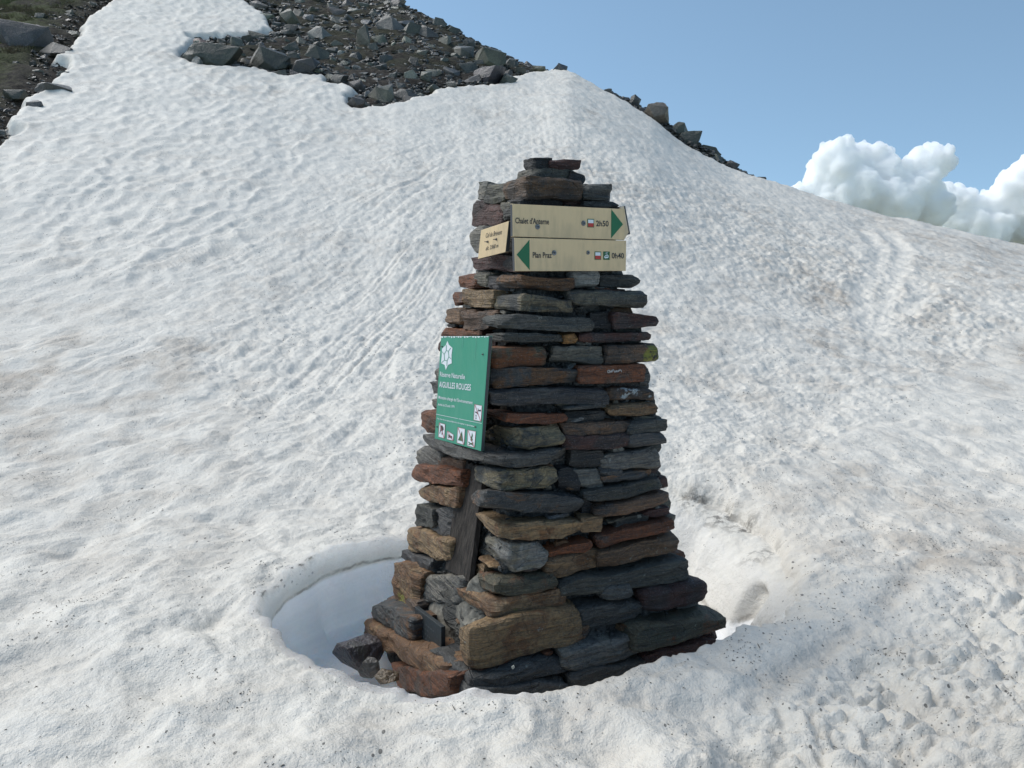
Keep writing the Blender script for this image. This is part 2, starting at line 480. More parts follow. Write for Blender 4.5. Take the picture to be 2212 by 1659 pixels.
def slope_E(r, Y):
    r = np.clip(r, R_LIN[0], R_LIN[-1])
    yc = np.interp(r, R_LIN, Y_CREST)
    s = np.clip(np.log(np.maximum(Y, 4.0) / 4.0) / np.log(yc / 4.0), 0, 1)
    fi = (r - R_LIN[0]) / (R_LIN[1] - R_LIN[0]); i = np.clip(fi.astype(int), 0, NR - 2); fi = np.clip(fi - i, 0, 1)
    fj = s * (len(S_LIN) - 1); j = np.clip(fj.astype(int), 0, len(S_LIN) - 2); fj = fj - j
    e = (E_TAB[i, j] * (1 - fi) * (1 - fj) + E_TAB[i + 1, j] * fi * (1 - fj) + E_TAB[i, j + 1] * (1 - fi) * fj + E_TAB[i + 1, j + 1] * fi * fj)
    return e, yc, s

def base_z(X, Y):
    X = np.asarray(X, float); Y = np.asarray(Y, float)
    Yp = np.maximum(Y, 4.0)
    r = X / Yp
    e, yc, s = slope_E(r, Yp)
    Ym = np.minimum(Yp, yc)
    z = EYE + Ym * e
    over = np.maximum(Yp - yc, 0)
    # past the crest the ground first levels then drops away on the far side
    k = e                           # grazing slope of the sight line at the crest
    z = z + over * (k - 0.10) - 0.10 * over ** 1.5 * (over < 16) - (over >= 16) * (6.4 + 0.6 * (over - 16))
    return np.where(Y > 4.0, z, z * 1.0)

def hit(px, py):
    """point of the slope seen at a frame position"""
    px = np.atleast_1d(np.asarray(px, float)); py = np.atleast_1d(np.asarray(py, float))
    r, E = rE(px, py)
    lo = np.full(r.shape, 1.2); hi = np.interp(np.clip(r, -1.05, 1), R_LIN, Y_CREST)
    top = hi.copy()
    for _ in range(40):
        mid = 0.5 * (lo + hi)
        below = (base_z(r * mid, mid) - EYE) / mid < E
        lo = np.where(below, mid, lo); hi = np.where(below, hi, mid)
    Y = np.minimum(0.5 * (lo + hi), top)
    X = r * Y
    return X, Y, base_z(X, Y)

# bare patches (frame outline laid onto the slope)
EDGE_A = [(-300, -420), (330, -420), (300, -120), (244, 0), (223, 15), (188, 36), (170, 56), (170, 76), (150, 99), (102, 135), (135, 137), (140, 152), (104, 178),
          (114, 190), (56, 213), (30, 221), (38, 234), (23, 254), (10, 277), (25, 295), (0, 312), (-60, 345), (-300, 480)]
EDGE_B = [(500, -90), (528, 0), (546, 15), (571, 30), (584, 51), (594, 69), (569, 79), (508, 84), (452, 86), (414, 88), (425, 99),
          (412, 112), (401, 119), (401, 132), (442, 147), (503, 152), (559, 153), (610, 168), (645, 163), (681, 168),
          (706, 165), (711, 183), (752, 190), (785, 203), (754, 221), (777, 239), (800, 231), (833, 233), (884, 221), (914, 211),
          (930, 200), (955, 193), (973, 187), (1011, 188), (1057, 186), (1097, 179), (1096, 168), (1124, 165), (1150, 160), (1183, 157)]
def lay(pts):
    a = np.array(pts, float)
    X, Y, Z = hit(a[:, 0], a[:, 1])
    return list(zip(X.tolist(), Y.tolist()))
PA = lay(EDGE_A)
PB = lay(EDGE_B) 
# close B over the crest
_x, _y, _z = hit(1183, 157)
PB += [(float(_x[0]) * 1.12, float(_y[0]) * 1.12), (float(_x[0]) * 1.0 - 4, float(_y[0]) + 14), (-14, 62), (-19, 52)]

def bare(X, Y):
    """signed distance into the bare ground, metres, positive inside"""
    out = np.full(np.shape(X), -9.0)
    far = (Y > 10)
    Xf = X[far]; Yf = Y[far]
    dA = seg_dist(Xf, Yf, PA, True); dB = seg_dist(Xf, Yf, PB, True)
    sA = np.where(inside(Xf, Yf, PA), dA, -dA); sB = np.where(inside(Xf, Yf, PB), dB, -dB)
    v = np.maximum(sA, sB)
    # the far side of the ridge, right of the summit, is rock
    r = Xf / Yf
    yc = np.interp(np.clip(r, -1.05, 1), R_LIN, Y_CREST)
    rr = (r > 0.115) & (r < 0.335)
    v = np.maximum(v, np.where(rr, Yf - yc - 0.35, -9))
    v = v + perlin2(Xf * 2.3, Yf * 2.3, 5) * 0.12 + perlin2(Xf * 6, Yf * 6, 6) * 0.05
    out[far] = v
    return out

# fan of slide tracks: apex on the upper slope
_a = hit(1190, 205)
APEX = (float(_a[0][0]), float(_a[1][0]))
TRACKS = [[(1868, 512), (1900, 548), (1893, 600), (1862, 625), (1868, 668), (1882, 716)],
          [(1915, 512), (1948, 552), (1928, 606), (1916, 655), (1893, 700)],
          [(1975, 620), (1990, 650), (1950, 672)]]
TRK = [lay(t) for t in TRACKS]
CREASE = lay([(1360, 1492), (1500, 1500), (1640, 1470), (1760, 1405), (1850, 1340), (1920, 1275), (1990, 1205), (2090, 1150)])
DENTS = [(1650, 1245, 0.10, 0.07), (1885, 1415, 0.07, 0.03), (1990, 1520, 0.10, 0.05), (470, 1330, 0.14, 0.04), (360, 1460, 0.12, 0.045), (2010, 1700, 0.2, 0.05),
         (80, 1290, 0.16, 0.05), (150, 1180, 0.12, 0.035), (1820, 1600, 0.16, 0.05), (1330, 1600, 0.13, 0.035), (500, 1560, 0.2, 0.04), (1600, 1560, 0.18, 0.04),
         (1700, 1640, 0.13, 0.05), (1250, 1560, 0.17, 0.03), (260, 1600, 0.18, 0.04), (1960, 1330, 0.16, 0.05), (900, 1590, 0.2, 0.03), (60, 1430, 0.15, 0.04)]
_dx, _dy, _dz = hit([d[0] for d in DENTS], [d[1] for d in DENTS])

def relief(X, Y):
    """height of the snow's own relief over the slope, plus dirt and clean amounts"""
    Z = base_z(X, Y)
    px, py = to_px(X, Y, Z)
    front = Y > 0.5
    px = np.where(front, px, 1106); py = np.where(front, py, 1700)
    dist = np.hypot(X, Y)
    h = 0.050 * perlin2(X * 0.45, Y * 0.45, 11) + 0.030 * perlin2(X * 1.1, Y * 1.1, 12)
    near = 1 - sm(6, 14, dist)
    far = 1 - near
    # soft hummocks and hollows close by
    w = 0.10
    xw = X + w * perlin2(X * 2.1, Y * 2.1, 21); yw = Y + w * perlin2(X * 2.1 + 9, Y * 2.1, 22)
    hum = 0.030 * perlin2(xw * 2.6, yw * 2.6, 13) + 0.018 * perlin2(xw * 5.5, yw * 5.5, 14)
    cup = -0.026 * np.abs(perlin2(xw * 3.4, yw * 3.4, 15)) - 0.014 * np.abs(perlin2(xw * 8.5, yw * 8.5, 16))
    fine = 0.0042 * fbm2(X * 19, Y * 19, 17, 3, 0.6)
    rough_band = np.clip(1 - np.abs((py - (330 + (px - 1250) * 0.36 + 60)) / 170), 0, 1) * sm(950, 1250, px)
    rough_band = np.maximum(rough_band, sm(2350, 1500, px) * 0)
    lower_right = sm(-60, 160, (px - 1640) * 0.55 + (py - 1480))
    h = h + near * (hum + cup + fine * (1 + 1.2 * rough_band))
    # sun cups on the upper left slope
    cupz = sm(980, 700, px + (py - 250) * 0.9) 
    Xs = X + 0.12 * perlin2(X * 0.9, Y * 0.9, 31); Ys = Y + 0.12 * perlin2(X * 0.9, Y * 0.9, 32)
    a = perlin2(Xs * 2.6, Ys * 1.9, 33); b = perlin2(Xs * 4.6 + 5, Ys * 3.6, 34)
    cups = 0.092 * np.minimum(worley2(Xs * 3.2, Ys * 2.1, 36), .7) * (0.8 + 0.5 * a) - 0.016 * np.abs(b) + 0.02 * perlin2(Xs * 5, Ys * 5, 35)
    # rough refrozen surface elsewhere on the slope
    ro = 0.026 * perlin2(X * 2.4, Y * 1.9, 41) + 0.020 * perlin2(X * 5.2, Y * 4.2, 42) - 0.022 * np.abs(perlin2(X * 7.5, Y * 6, 43))
    chop = -0.045 * np.abs(perlin2(X * 6.2, Y * 5.4, 44)) - 0.035 * np.abs(perlin2(X * 13, Y * 11, 45)) - 0.04 * sm(.1, .7, perlin2(X * 2.0, Y * 2.0, 46))
    h = h + far * (cupz * cups + (1 - cupz) * (ro * 0.8 + chop * np.clip(0.15 + rough_band, 0, 1)))
    h = h + sm(4.5, 9, dist) * (0.012 * perlin2(X * 8.5, Y * 8.5, 47) - 0.012 * np.abs(perlin2(X * 14, Y * 14, 48))) * (0.4 + 0.6 * (1 - cupz))
    mid = sm(5, 8, dist) * near
    h = h + mid * (1 - cupz) * (ro * 0.5)
    # slide tracks fanning down to the left
    ax = X - APEX[0]; ay = Y - APEX[1]
    ang = np.arctan2(-ay, -ax); rad = np.hypot(ax, ay)
    fz = sm(2.5, 6, rad) * sm(1250, 900, px) * sm(1150, 820, py) * sm(-150, 150, py - 300 + (px - 700) * 0.12)
    ang2 = ang + 0.006 * perlin2(X * 0.5, Y * 0.5, 51)
    st = -0.060 * np.abs(perlin2(ang2 * 34, rad * 0.16, 52)) - 0.045 * np.abs(perlin2(ang2 * 75, rad * 0.30, 53)) + 0.018 * perlin2(ang2 * 120, rad * 0.8, 54)
    thin = -0.017 * np.exp(-(perlin2(ang2 * 60, rad * 0.05, 56) / 0.09) ** 2) - 0.012 * np.exp(-(perlin2(ang2 * 110, rad * 0.12, 57) / 0.12) ** 2)
    h = h + fz * thin * (0.3 + 0.7 * sm(-.2, .3, perlin2(X * .4, Y * .4, 58)))
    h = h + fz * st * 0.20 * (0.35 + 0.65 * sm(-0.3, 0.4, perlin2(X * 0.55, Y * 0.55, 55)))
    # churned snow, lower right
    lr = lower_right * near
    xx = X + 0.03 * perlin2(X * 9, Y * 9, 61); yy = Y + 0.03 * perlin2(X * 9 + 4, Y * 9, 62)
    ch = 0.050 * np.abs(perlin2(xx * 7.5, yy * 7.5, 63)) + 0.030 * np.abs(perlin2(xx * 17, yy * 17, 64)) + 0.010 * perlin2(xx * 40, yy * 40, 65)
    h = h + lr * (ch * 1.5 - 0.03 - 0.05 * sm(0, .5, perlin2(X * 1.6, Y * 1.6, 66)))
    clean = np.zeros_like(X)
    m = (py > 450) & (py < 760) & (px > 1780) & (px < 2080) & front
    if m.any():
        d = np.minimum(np.minimum(seg_dist(X[m], Y[m], TRK[0]), seg_dist(X[m], Y[m], TRK[1])), seg_dist(X[m], Y[m], TRK[2]))
        d = d + 0.05 * perlin2(X[m] * 3.5, Y[m] * 3.5, 74); g = np.exp(-(d / 0.14) ** 2)
        g = g * (0.55 + 0.6 * sm(-.4, .4, perlin2(X[m] * 3, Y[m] * 3, 73)))
        h[m] = h[m] * (1 - 0.5 * g) - 0.062 * g + 0.022 * np.exp(-((d - 0.30) / 0.1) ** 2)
        clean[m] = np.exp(-(d / 0.22) ** 4)
    dirt = np.zeros_like(X)
    m = (Y > 1.5) & (Y < 6.5) & (X > -0.5)
    if m.any():
        d = seg_dist(X[m], Y[m], CREASE)
        wv = d + 0.03 * perlin2(X[m] * 6, Y[m] * 6, 71)
        brk = 0.25 + 0.75 * sm(-.35, .35, perlin2(X[m] * 2.2, Y[m] * 2.2, 72))
        h[m] -= 0.026 * brk * np.exp(-(wv / 0.06) ** 2)
        dirt[m] += 0.45 * brk * np.exp(-(np.maximum(wv, 0) / 0.07) ** 2)
    m = (Y > 1) & (Y < 6)
    for (a0, b0, rr, dp), x0, y0 in zip(DENTS, _dx, _dy):
        q = np.exp(-(((X[m] - x0) / rr) ** 2 + ((Y[m] - y0) / (rr * 1.2)) ** 2) ** 1.3)
        h[m] -= dp * q
    g1 = fbm2(X * 0.35, Y * 0.35, 81, 3); g2 = fbm2(X * 1.6, Y * 1.6, 82, 3)
    right = sm(1300, 1800, px) * sm(420, 560, py) * sm(1400, 1000, py)
    dirt = dirt + 0.40 * right * sm(-0.5, 0.5, g2 + g1) + 0.30 * sm(0.0, 0.6, g1) * sm(-.3, .5, g2) + 0.35 * lr * sm(-.2, .5, g2)
    leftd = sm(900, 200, px) * sm(450, 800, py)
    dirt = dirt + 0.28 * leftd * sm(-0.4, 0.5, g2)
    return Z, h, np.clip(dirt, 0, 1), clean

def snow_z(X, Y):
    Z, h, d, c = relief(X, Y)
    return Z + h

# ------------------------------------------------------------------ the melt pit
PC = (0.26, 3.86)
RIM = [(572, 1310), (585, 1262), (620, 1230), (680, 1207), (730, 1190), (800, 1173), (880, 1158), (1000, 1112), (1150, 1065), (1300, 1035),
       (1440, 1022), (1560, 1050), (1640, 1100), (1700, 1180), (1712, 1260), (1685, 1305), (1620, 1335), (1575, 1352), (1545, 1368), (1522, 1392),
       (1490, 1397), (1420, 1414), (1340, 1440), (1250, 1460), (1150, 1486), (1050, 1491), (950, 1484), (850, 1474), (780, 1454), (740, 1441),
       (690, 1422), (650, 1405), (605, 1384), (580, 1352)]
_rx, _ry, _rz = hit([p[0] for p in RIM], [p[1] for p in RIM])
_th = np.arctan2(_ry - PC[1], _rx - PC[0]) % (2 * math.pi)
_rr = np.hypot(_rx - PC[0], _ry - PC[1])
_o = np.argsort(_th); _th = _th[_o]; _rr = _rr[_o]
def rim_r(th):
    th = th % (2 * math.pi)
    return np.interp(th, np.concatenate([_th - 2 * math.pi, _th, _th + 2 * math.pi]), np.tile(_rr, 3))

def build_snow():
    half = math.radians(44)
    t1 = np.linspace(math.pi / 2 - half, math.pi / 2 + half, 700, endpoint=False)
    t2 = np.linspace(math.pi / 2 + half, math.pi / 2 - half + 2 * math.pi, 560, endpoint=False)
    th = np.concatenate([t1, t2]); nt = len(th)
    R0 = rim_r(th)
    ker = np.exp(-0.5 * (np.arange(-8, 9) / 4.0) ** 2); ker /= ker.sum()
    R0 = np.convolve(np.concatenate([R0[-8:], R0, R0[:8]]), ker, 'valid')
    cs, sn = np.cos(th), np.sin(th)
    R0 = R0 + 0.050 * perlin2(cs * 5, sn * 5, 91) + 0.020 * perlin2(cs * 14, sn * 14, 90) + 0.008 * perlin2(cs * 34, sn * 34, 92)
    R0s = np.convolve(np.concatenate([R0[-40:], R0, R0[:40]]), np.ones(81) / 81, 'valid')
    def lobe(c, w):
        d = np.abs((th - c + math.pi) % (2 * math.pi) - math.pi)
        return np.exp(-(d / w) ** 2)
    right = lobe(math.radians(40), math.radians(44))
    leftl = lobe(math.radians(180), math.radians(60))
    slant = 0.10 + 0.36 * right - 0.13 * leftl
    depth = 0.46 - 0.02 * right + 0.03 * leftl
    frontl = lobe(math.radians(270), math.radians(50))
    slant = slant * (1 - 0.75 * frontl)
    # outward rings: about a centimetre apart at the pit, a decimetre on the far slope
    off = [0.0]
    while off[-1] < 74.0:
        o_ = off[-1]
        off.append(o_ + (0.008 + 0.0040 * o_ if o_ < 34 else 0.9))
    off = np.array(off)
    Xo = PC[0] + (R0[None, :] + off[:, None]) * cs[None, :]
    Yo = PC[1] + (R0[None, :] + off[:, None]) * sn[None, :]
    Z, h, dirt, clean = relief(Xo, Yo)
    b = bare(Xo, Yo)
    # the snow thins out and ends at the bare ground
    edge = sm(-0.28, 0.10, b)
    Zo = Z + h * (1 - 0.6 * edge) + 0.14 - 0.85 * edge ** 1.6 * 0.6
    Zo = Zo - 0.14 * (1 - sm(10, 14, Yo))
    # a rounded lip at the pit
    lipo = np.exp(-off / 0.035)[:, None]
    Zo = Zo - lipo * (0.010 + 0.07 * right)[None, :]
    Zo = Zo - (np.exp(-off / 0.22)[:, None]) * (0.10 * right)[None, :]
    nin = 46
    t = np.linspace(0, 1, nin + 1)[1:]
    zr = Zo[0]
    zrs = np.convolve(np.concatenate([zr[-30:], zr, zr[:30]]), np.ones(61) / 61, 'valid')
    Xi = []; Yi = []; Zi = []; Di = []
    for tt in t:
        bl = min(1, tt * 5); rr = R0 * (1 - bl) + R0s * bl - slant * math.sin(tt * math.pi / 2)
        dz = depth * ((1 - math.cos(tt * math.pi / 2)) * right + tt * (1 - right))
        wob = (1 - 0.7 * right) * 0.030 * vnoise3(cs * 4, sn * 4, np.full(nt, tt * 3.0), 95) + 0.006 * vnoise3(cs * 16, sn * 16, np.full(nt, tt * 2.0), 96) + 0.003 * vnoise3(cs * 5, sn * 5, np.full(nt, tt * 16.0), 99)
        rr = rr + wob * min(1, tt * 4)
        rr = rr + (1 - right) * tt * (0.110 * perlin2(cs * 4.5 + 3, sn * 4.5, 88) + 0.035 * perlin2(cs * 11, sn * 11, 87))
        rr = rr + 0.10 * np.exp(-(((th - math.radians(214) + math.pi) % (2 * math.pi) - math.pi) / 0.17) ** 4) * sm(0.5, 0.75, tt)
        dnt = np.exp(-(((th - math.radians(13) + math.pi) % (2 * math.pi) - math.pi) / 0.10) ** 4) * math.exp(-((tt - 0.62) / 0.24) ** 4)
        rr = rr + 0.13 * dnt
        x = PC[0] + rr * cs; y = PC[1] + rr * sn
        # hollow melted in the right wall
        Xi.append(x); Yi.append(y); Zi.append(zr * (1 - bl) + zrs * bl - dz + right * bl * (1 - tt) * (0.030 * perlin2(x * 4.5, y * 4.5, 94) + 0.012 * perlin2(x * 11, y * 11, 93) + 0.005 * perlin2(x * 26, y * 26, 89))); Di.append(dz * (1 - 0.66 * right))
    Rb = np.hypot(Xi[-1] - PC[0], Yi[-1] - PC[1])
    for q in np.linspace(0, 1, 15)[1:]:
        rr = Rb * (1 - q)
        x = PC[0] + rr * cs; y = PC[1] + rr * sn
        Xi.append(x); Yi.append(y)
        Zi.append(Zi[nin - 1] * (1 - sm(0, .8, q)) + (-0.56) * sm(0, .8, q) + 0.02 * perlin2(x * 4, y * 4, 97) * min(1, q * 6)); Di.append(depth * (1 - 0.66 * right))
    Xi = np.array(Xi)[::-1]; Yi = np.array(Yi)[::-1]; Zi = np.array(Zi)[::-1]; Di = np.array(Di)[::-1]
    # dent in the right wall
    hx, hy = 1.12, 3.75
    X = np.vstack([Xi, Xo]); Y = np.vstack([Yi, Yo]); ZZ = np.vstack([Zi, Zo])
    D = np.vstack([Di, np.zeros_like(Xo)]); DI = np.vstack([np.zeros_like(Xi), dirt]); CL = np.vstack([np.zeros_like(Xi), clean])
    dn = np.exp(-(((X - 1.42) / 0.13) ** 2 + ((Y - 3.92) / 0.16) ** 2) ** 1.5)
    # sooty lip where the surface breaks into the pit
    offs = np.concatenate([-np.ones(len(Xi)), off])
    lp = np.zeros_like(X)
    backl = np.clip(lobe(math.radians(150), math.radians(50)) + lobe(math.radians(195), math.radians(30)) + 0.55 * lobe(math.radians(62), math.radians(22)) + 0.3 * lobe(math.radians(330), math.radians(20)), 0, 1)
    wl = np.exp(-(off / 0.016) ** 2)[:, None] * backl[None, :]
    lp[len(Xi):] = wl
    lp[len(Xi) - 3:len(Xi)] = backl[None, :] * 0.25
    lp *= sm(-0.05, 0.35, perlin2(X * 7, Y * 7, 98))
    # gravelly soot patches on the right bank
    pat = [hit(1560, 1065), hit(1610, 1085), hit(1650, 1135), hit(1500, 1040)]
    for q, rr in zip(pat, (0.10, 0.08, 0.09, 0.1)):
        lp += 0.9 * np.exp(-(((X - q[0][0]) / (rr * 1.3)) ** 2 + ((Y - q[1][0]) / rr) ** 2))
    nr = X.shape[0]
    V = np.stack([X, Y, ZZ], -1).reshape(-1, 3)
    i = np.arange(nr - 1)[:, None]; j = np.arange(nt)[None, :]
    a = i * nt + j; bq = i * nt + (j + 1) % nt
    Fq = np.stack([a, a + nt, bq + nt, bq], -1)
    # drop what lies under the bare ground or far behind the camera
    bb = np.vstack([np.full(Xi.shape, -9.0), b])
    hid = (bb > 0.45) | (np.hypot(X, Y) > 40) & (Y < 8) | (Y < -6)
    hid = hid.reshape(-1)
    Fq = Fq.reshape(-1, 4)
    keep = ~(hid[Fq].all(1))
    Fq = Fq[keep]
    used = np.zeros(len(V), bool); used[Fq.ravel()] = True
    idx = np.cumsum(used) - 1
    me = mesh_np("snow_field", V[used], idx[Fq])
    me.materials.append(M_SNOW); me.materials.append(M_WALL)
    wallv = (((D > 0.004) | (np.concatenate([np.full(len(Xi), 9.0), off])[:, None] < 0.05) & (leftl[None, :] > .15)) & (right[None, :] < 0.30)).reshape(-1)[used]
    mi = wallv[idx[Fq]].all(1).astype(np.int32)
    me.polygons.foreach_set("material_index", mi)
    attr(me, "dirt", DI.reshape(-1)[used]); attr(me, "depth", D.reshape(-1)[used]); attr(me, "clean", CL.reshape(-1)[used])
    attr(me, "lip", np.clip(lp, 0, 1).reshape(-1)[used])
    return me
snow_me = build_snow()
obj("snow_field", snow_me, M_SNOW, kind="structure", label="old summer snow covering the slope, dirty and pitted, with a melt pit round the cairn")

_rh = np.array([(1285, 0), (1300, 8), (1345, 10), (1380, 14), (1420, 20), (1464, 24), (1509, 26), (1566, 18), (1600, 10), (1634, 3), (1660, 0)], float)
def ridge_bump(X, Y):
    r = X / np.maximum(Y, 1)
    yc = np.interp(np.clip(r, -1.05, 1), R_LIN, Y_CREST)
    rr, _ = rE(_rh[:, 0], np.interp(_rh[:, 0], [p[0] for p in SKY_LINE], [p[1] for p in SKY_LINE]))
    hgt = np.interp(r, rr, _rh[:, 1], 0, 0) / FPX * Y
    o = Y - yc
    return hgt * sm(0.2, 0.7, o) * sm(3.0, 1.2, o)
# stony ground under and beyond the snow
def build_ground():
    rr = np.linspace(-1.0, 0.95, 330)
    yy = np.exp(np.linspace(math.log(10.0), math.log(80.0), 300))
    Rg, Yg = np.meshgrid(rr, yy, indexing='ij')
    Xg = Rg * Yg
    z = base_z(Xg, Yg)
    b = bare(Xg, Yg)
    z = z - 0.02 + 0.10 * sm(0, 1.0, b) + 0.10 * fbm2(Xg * 1.3, Yg * 1.3, 101, 4, 0.55) * sm(-.3, .5, b) - 0.5 * sm(0.2, -0.6, b)
    z = z + ridge_bump(Xg, Yg)
    V = np.stack([Xg, Yg, z], -1).reshape(-1, 3)
    n1, n2 = Rg.shape
    i = np.arange(n1 - 1)[:, None]; j = np.arange(n2 - 1)[None, :]
    a = i * n2 + j
    Fq = np.stack([a, a + n2, a + n2 + 1, a + 1], -1).reshape(-1, 4)
    me = mesh_np("stony_ground", V, Fq)
    px, py = to_px(Xg, Yg, z)
    g = sm(260, 60, px + py * 0.9) + 0.25 * (px > 300) * (py < 150)
    attr(me, "green", g.reshape(-1))
    return me
obj("stony_ground", build_ground(), M_GROUND, kind="structure", label="bare stony ground with brown earth and patches of grass")

# ------------------------------------------------------------------ the cairn
CA = math.radians(27)
FV = np.array([math.cos(CA), math.sin(CA)])       # along the front face, to the right
LV = np.array([-math.sin(CA), math.cos(CA)])      # along the left face, away
CC = np.array([0.16, 3.70]); CZ = -0.62
HZ = ([-0.65, -0.56, -0.35, -0.10, 0.10, 0.30, 0.50, 0.70, 0.90, 1.10, 1.30, 1.42, 1.50, 1.67, 1.95, 2.05],
      [0.775, 0.75, 0.70, 0.625, 0.54, 0.50, 0.47, 0.445, 0.42, 0.375, 0.355, 0.330, 0.300, 0.262, 0.230, 0.21])
def hz(z): return float(np.interp(z, *HZ))

def loc_ray(px, py):
    """eye and direction in the cairn's own axes (u right along front, w away along left face, z)"""
    dx, dy, dz = (float(v) for v in ray(px, py))
    o = np.array([0 - CC[0], 0 - CC[1]])
    return np.array([o @ FV, o @ LV, EYE]), np.array([dx * FV[0] + dy * FV[1], dx * LV[0] + dy * LV[1], dz])
def on_front(px, py, d):
    o, r = loc_ray(px, py); t = (-d - o[1]) / r[1]; return o + r * t
def on_left(px, py, d):
    o, r = loc_ray(px, py); t = (-d - o[0]) / r[0]; return o + r * t
def front_auto(px, py, prot=0.0):
    d = 0.4
    for _ in range(6): d = hz(on_front(px, py, d + prot)[2])
    return d + prot
def left_auto(px, py, prot=0.0):
    d = 0.4
    for _ in range(6): d = hz(on_left(px, py, d + prot)[2])
    return d + prot

cairn = empty("stone_cairn", (CC[0], CC[1], CZ), (0, 0, CA), category="cairn",
              label="tall tapering cairn of mortared schist slabs standing in its melt pit in the snow")

PAL = {  # base colour, second colour, how much of the second
    'slate': ((0.092, 0.090, 0.082), (0.104, 0.105, 0.098), 0.3),
    'dark': ((0.038, 0.039, 0.039), (0.055, 0.05, 0.043), 0.3),
    'grey': ((0.171, 0.166, 0.144), (0.201, 0.185, 0.152), 0.45),
    'pale': ((0.262, 0.259, 0.232), (0.183, 0.168, 0.128), 0.4),
    'olive': ((0.14, 0.132, 0.098), (0.071, 0.071, 0.061), 0.5),
    'brown': ((0.177, 0.107, 0.063), (0.085, 0.067, 0.054), 0.45),
    'rust': ((0.201, 0.073, 0.03), (0.104, 0.067, 0.049), 0.45),
    'maroon': ((0.088, 0.04, 0.032), (0.059, 0.044, 0.041), 0.4),
    'tan': ((0.287, 0.189, 0.098), (0.183, 0.098, 0.046), 0.5),
    'ochre': ((0.305, 0.159, 0.049), (0.195, 0.116, 0.055), 0.4),
    'tanslate': ((0.262, 0.213, 0.134), (0.071, 0.076, 0.07), 0.5),
    'slaterust': ((0.085, 0.085, 0.081), (0.171, 0.091, 0.044), 0.45),
    'oliverust': ((0.11, 0.102, 0.068), (0.183, 0.071, 0.027), 0.5),
}
RS = random.Random(7)
STONES = []
def cube_surface(nx, ny, nz):
    key = (nx, ny, nz)
    if key in cube_surface.c: return cube_surface.c[key]
    idx = {}; V = []; Fq = []
    def vid(i, j, k):
        q = (i, j, k)
        if q not in idx:
            idx[q] = len(V); V.append((2 * i / nx - 1, 2 * j / ny - 1, 2 * k / nz - 1))
        return idx[q]
    for k, fl in ((0, 1), (nz, 0)):
        for i in range(nx):
            for j in range(ny):
                f = [vid(i, j, k), vid(i + 1, j, k), vid(i + 1, j + 1, k), vid(i, j + 1, k)]
                Fq.append(f[::-1] if fl else f)
    for j, fl in ((0, 0), (ny, 1)):
        for i in range(nx):
            for k in range(nz):
                f = [vid(i, j, k), vid(i + 1, j, k), vid(i + 1, j, k + 1), vid(i, j, k + 1)]
                Fq.append(f[::-1] if fl else f)
    for i, fl in ((0, 1), (nx, 0)):
        for j in range(ny):
            for k in range(nz):
                f = [vid(i, j, k), vid(i, j + 1, k), vid(i, j + 1, k + 1), vid(i, j, k + 1)]
                Fq.append(f[::-1] if fl else f)
    cube_surface.c[key] = (np.array(V, float), np.array(Fq))
    return cube_surface.c[key]
cube_surface.c = {}

